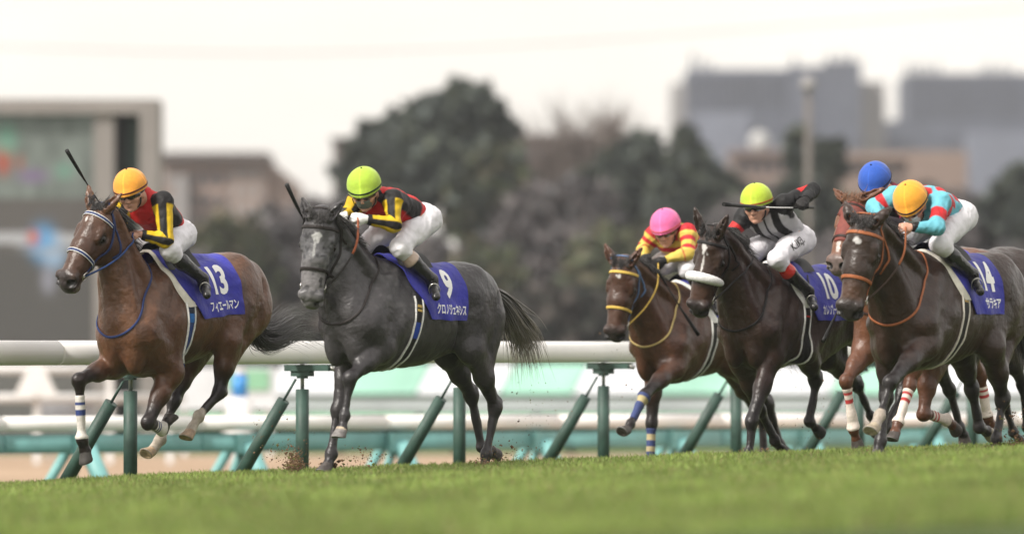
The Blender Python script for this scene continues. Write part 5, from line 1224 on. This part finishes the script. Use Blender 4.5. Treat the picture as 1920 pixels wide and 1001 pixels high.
def silk4(I):
    n=len(I['V']); K=(.011,.011,.012); W=(.46,.46,.48); c=colr(n,W); c=mx(c,K,sf(np.cos(np.abs(I['lx'])*8.5*2*PI+1.2)+.1,.35)); c=mx(c,K,sf(I['tt']-.94,.03))
    a=I['arm'].astype(float); c=mx(c,K,a); return mx(c,(.50,.02,.02),a*sf(I['t']-.26,.02)*sf(.43-I['t'],.02))
def silk5(I):
    n=len(I['V']); c=colr(n,(.27,.012,.04)); c=mx(c,(.02,.015,.02),sf(.05-np.abs(I['lx']),.02)); a=I['arm'].astype(float); return mx(c,(.02,.015,.02),a*sf(I['t']-.5,.03))
def silk6(I):
    n=len(I['V']); B=(.125,.40,.49); RD=(.47,.02,.025); c=colr(n,B); V=I['V']; J=I['J']; a=I['arm'].astype(float)
    Ls=np.linalg.norm(J['neck']-J['pelvis'])
    for (u,l,b) in [(.30,-.08,1),(.30,.08,1),(.52,-.15,1),(.52,0,1),(.52,.14,1),(.76,-.08,1),(.76,.08,1),(.08,.0,1),(.98,0,1),(.22,.10,-1),(.60,.10,-1)]:
        m=sf(.054-np.hypot((I['tt']-u)*Ls,I['lx']-l),.012)*(I['bk']*b>-.01); c=mx(c,RD,m*(1-a))
    return mx(c,RD,a*sf(I['t']-.22,.02)*sf(.40-I['t'],.02))
JK=dict(
 one=dict(name='one',label='jockey in orange cap and red silks with yellow striped sleeves, on the leading bay horse',psi=74,pitch=22,tilt=6,seed=3,cap=(.68,.29,.032),band=(.10,.03,.015),
   p=dict(head=(246,362,0),shL=(306,378,.165),shR=(240,374,-.165),elL=(310,450,.23),elR=(220,432,-.24),wrL=(264,440,.10),wrR=(214,408,-.13),pelvis=(318,438,0),knL=(318,470,.22),anL=(380,522,.29),toeL=(398,546,.37)),
   pn=dict(L=(.3,-1,-.3)),silk=silk12,rein=('LR',(.02,.05,.16))),
 two=dict(name='two',label='jockey in lime cap and red and black silks with white gloves, on the grey horse',psi=80,pitch=26,tilt=4,seed=5,cap=(.33,.48,.045),band=(.012,.03,.012),
   p=dict(head=(684,360,0),shL=(737,374,.165),shR=(668,376,-.165),elL=(738,420,.22),elR=(650,404,-.20),wrL=(686,411,.09),wrR=(640,408,-.07),pelvis=(776,412,0),knL=(750,464,.19),anL=(810,524,.28),toeL=(832,552,.37)),
   silk=silk12,glove={'*':(.66,.66,.64)},sock=(.42,.32,.26),mask=(.10,.12,.10),rein=('L',(.03,.026,.025),(.34,.10,.045))),
 three=dict(name='three',label='jockey in pink cap and red and yellow hooped silks, behind the sheepskin noseband horse',psi=72,pitch=24,tilt=5,seed=7,cap=(.68,.13,.32),band=(.5,.10,.12),
   p=dict(head=(1249,432,0),shL=(1289,436,.165),shR=(1226,440,-.165),elL=(1290,474,.24),elR=(1206,468,-.25),wrL=(1246,488,.10),wrR=(1208,484,-.09),pelvis=(1304,478,0),knL=(1288,506,.21),anL=(1336,556,.28),toeL=(1350,578,.36)),
   silk=silk3,glove={'*':(.014,.013,.013)},rein=('LR',YEL)),
 four=dict(name='four',label='jockey in lime cap and black and white striped silks raising the whip arm',psi=70,pitch=14,tilt=3,seed=9,cap=(.38,.50,.035),band=(.34,.10,.02),
   p=dict(head=(1419,387,0),shL=(1470,382,.165),shR=(1396,406,-.165),elL=(1524,357,.28),elR=(1372,438,-.24),wrL=(1510,376,.35),wrR=(1386,450,-.10),hdL=(1493,385,.38),pelvis=(1480,448,0),knL=(1456,486,.20),anL=(1516,546,.28),toeL=(1538,570,.37)),
   pn=dict(L=(.5,-.3,-1)),silk=silk4,legtext='K.IKEJ.',glove={'*':(.014,.013,.013)},sock=(.55,.03,.02),rein=('R',(.03,.028,.03))),
 five=dict(name='five',label='jockey in blue cap and crimson silks, mostly hidden behind the jockey in light blue',psi=66,pitch=38,seed=11,cap=(.02,.08,.38),band=(.01,.02,.06),
   p=dict(head=(1642,348,0),shL=(1704,366,.165),shR=(1636,366,-.165),elL=(1700,428,.22),elR=(1614,410,-.22),wrL=(1655,410,.10),wrR=(1612,404,-.08),pelvis=(1722,412,0),knL=(1712,455,.2),anL=(1778,512,.28),toeL=(1794,540,.36)),
   silk=silk5,glove={'*':(.014,.013,.013)},rein=('LR',(.03,.02,.015))),
 six=dict(name='six',label='jockey in orange cap and light blue silks with red spots, at the right',psi=74,pitch=40,tilt=8,seed=13,cap=(.70,.31,.028),band=(.02,.015,.012),
   p=dict(head=(1710,386,0),shL=(1764,378,.17),shR=(1678,368,-.17),elL=(1756,426,.24),elR=(1640,388,-.30),wrL=(1712,426,.12),wrR=(1654,424,-.12),pelvis=(1778,406,0),knL=(1762,458,.19),anL=(1824,514,.27),toeL=(1846,546,.36)),
   silk=silk6,cuff=1,mask=(.62,.68,.72),rein=('LR',(.05,.03,.022),(.40,.13,.05))),
)
for nme,S in JK.items():
    if nme in H: jockey(H[nme],S)
if 'one' in H: whip('w','black riding whip raised above the ears of the leading bay horse',H['one']['fr'],[(203,404,-.16),(125,282,-.16)])
if 'two' in H: whip('w','black riding whip standing up beside the dark grey horse head',H['two']['fr'],[(600,470,-.10),(537,345,-.16)])
if 'three' in H: whip('w','black riding whip pointing down across the neck of the brown horse in yellow bridle',H['three']['fr'],[(1232,505,.13),(1310,628,.32)])
if 'four' in H: whip('w','black riding whip held level across the lime cap of the jockey in striped silks',H['four']['fr'],[(1524,389,.30),(1357,383,.46)],white=True)
if 'five' in H: whip('w','black riding whip hanging down below the muzzle of horse 14',H['five']['fr'],[(1598,520,-.3),(1543,640,-.3)])
# ------------------------------------------------------------------ turf grass and flying dirt
def grass(N,y0,y1,seed,h0,h1,wd):
    r=np.random.default_rng(seed); y=np.sqrt(r.uniform(y0**2,y1**2,N)); x=r.uniform(-.105,.105,N)*y
    d=(y-52.5)*.447-(x+3.2)*.894; k=d<.45; x,y=x[k],y[k]; N=len(x); z=ground(x,y)
    P=np.stack([x,y,z],1); cl=vnoise(np.stack([x,y,x*0],1),2.2,3); cl2=.6*vnoise(np.stack([x*2.2,y*.7,x*0],1),1.0,7)+.4*vnoise(np.stack([x,y,x*0],1),5,17); hgt=r.uniform(h0,h1,N)*(.55+.75*cl)
    a=r.uniform(0,2*PI,N); w_=np.stack([np.cos(a),np.sin(a)*.6,0*a],1)*wd*r.uniform(.6,1.3,N)[:,None]
    ln=r.normal(0,.38,(N,2)); L=np.stack([ln[:,0],ln[:,1],np.ones(N)],1); L/=np.linalg.norm(L,axis=1)[:,None]; L2=L+np.stack([ln[:,0],ln[:,1],-.35*np.ones(N)],1)*.8
    m=P+L*hgt[:,None]*.55; t=m+L2*hgt[:,None]*.45
    V=np.stack([P-w_,P+w_,m-w_*.75,m+w_*.75,t-w_*.12,t+w_*.12],1).reshape(-1,3); b=np.arange(N)[:,None]*6; Q=np.concatenate([b+[0,1,3,2],b+[2,3,5,4]])
    base=np.array([.185,.252,.060])[None]*(.62+.7*cl2)[:,None]*(.7+.6*cl)[:,None]; dry=(r.random(N)<.14)[:,None]; c=np.where(dry,np.array([[.26,.23,.10]]),base)*r.uniform(.7,1.35,(N,1)); return V,Q,np.repeat(c,6,0)
GM=bpy.data.materials.new('grass_blades'); GM.use_nodes=True; n=GM.node_tree; b=n.nodes['Principled BSDF']; b.inputs['Roughness'].default_value=.55; b.inputs['Specular IOR Level'].default_value=.3
va=n.nodes.new('ShaderNodeVertexColor'); va.layer_name='Col'; n.links.new(va.outputs[0],b.inputs['Base Color']); tr=n.nodes.new('ShaderNodeBsdfTranslucent'); n.links.new(va.outputs[0],tr.inputs[0]); ms=n.nodes.new('ShaderNodeMixShader'); ms.inputs[0].default_value=.35
n.links.new(b.outputs[0],ms.inputs[1]); n.links.new(tr.outputs[0],ms.inputs[2]); n.links.new(ms.outputs[0],n.nodes['Material Output'].inputs[0])
A=[grass(400000,25,62,1,.045,.085,.0042)]
V,Q,c=A[0]; o=mkmesh('turf_grass',V,Q,GM,None,c,smooth=False); tag(o,label='dense green racecourse grass of the turf track',cat='grass',kind='stuff')
def clods(N,seed):
    r=np.random.default_rng(seed); Vs=[];Fs=[];Cs=[]; ico=np.array([[0,0,1],[.9,0,.3],[.28,.85,.3],[-.72,.53,.3],[-.72,-.53,.3],[.28,-.85,.3],[0,0,-1]]); f=[(0,1,2),(0,2,3),(0,3,4),(0,4,5),(0,5,1),(6,2,1),(6,3,2),(6,4,3),(6,5,4),(6,1,5)]; k=0
    src=[(552,874,50.5,17,10,.2,.0045),(552,862,50.5,14,20,.2,.0048),(530,845,50.4,50,30,.25,.004),(490,800,50.4,60,60,.3,.003),(690,860,50,40,22,.14,.004),(960,850,50.8,60,25,.2,.004),(1000,770,51,70,60,.2,.0035),(1180,600,57,40,90,.3,.0025),(1200,700,57,60,80,.3,.003),(1560,760,53,50,60,.3,.0035),(1905,838,50,22,18,.25,.005),(1900,800,50,40,45,.3,.005),(1700,850,51,25,12,.2,.008),(1780,855,52,30,12,.2,.006),(1500,820,54,60,40,.3,.004),(620,870,50,25,12,.12,.006),(905,868,50,22,10,.15,.004),(1410,848,54,30,10,.2,.004),(1640,846,49.6,22,9,.2,.004),(1860,842,49.6,22,9,.2,.004)]
    cnt=[700,420,140,70,160,160,90,160,120,60,420,160,120,80,60,50,160,160,160,200]
    for s_,n_ in zip(src,cnt):
        for _ in range(n_):
            P=at(s_[0]+r.normal()*s_[3]*.55,s_[1]+r.normal()*s_[4]*.5,s_[2]+r.normal()*s_[5]); g_=float(ground(P[0],P[1])); P[2]=max(P[2],g_+.01)
            s=s_[6]*r.lognormal(0,.5); v=(ico*(1+r.normal(0,.22,(7,1))))*s*np.array([1,1,.8]); a=r.uniform(0,6); ca,sa=math.cos(a),math.sin(a); v=v@np.array([[ca,sa*.7,.3],[-sa,ca,0],[0,.3,1]])
            Vs.append(v+P); Fs+=[tuple(i+k for i in t) for t in f]; k+=7
            c=(.16,.10,.06) if r.random()<.85 else (.10,.13,.03); Cs.append(np.tile(np.array(c)*r.uniform(.5,1.3),(7,1)))
    return mkmesh('flying_dirt',np.concatenate(Vs),Fs,mat('soil',(1,1,1),.95,attr=1,spec=.1),None,np.concatenate(Cs),smooth=False)
tag(clods(0,4),label='clods and crumbs of dirt and turf thrown up by the hooves',cat='dirt',kind='stuff')
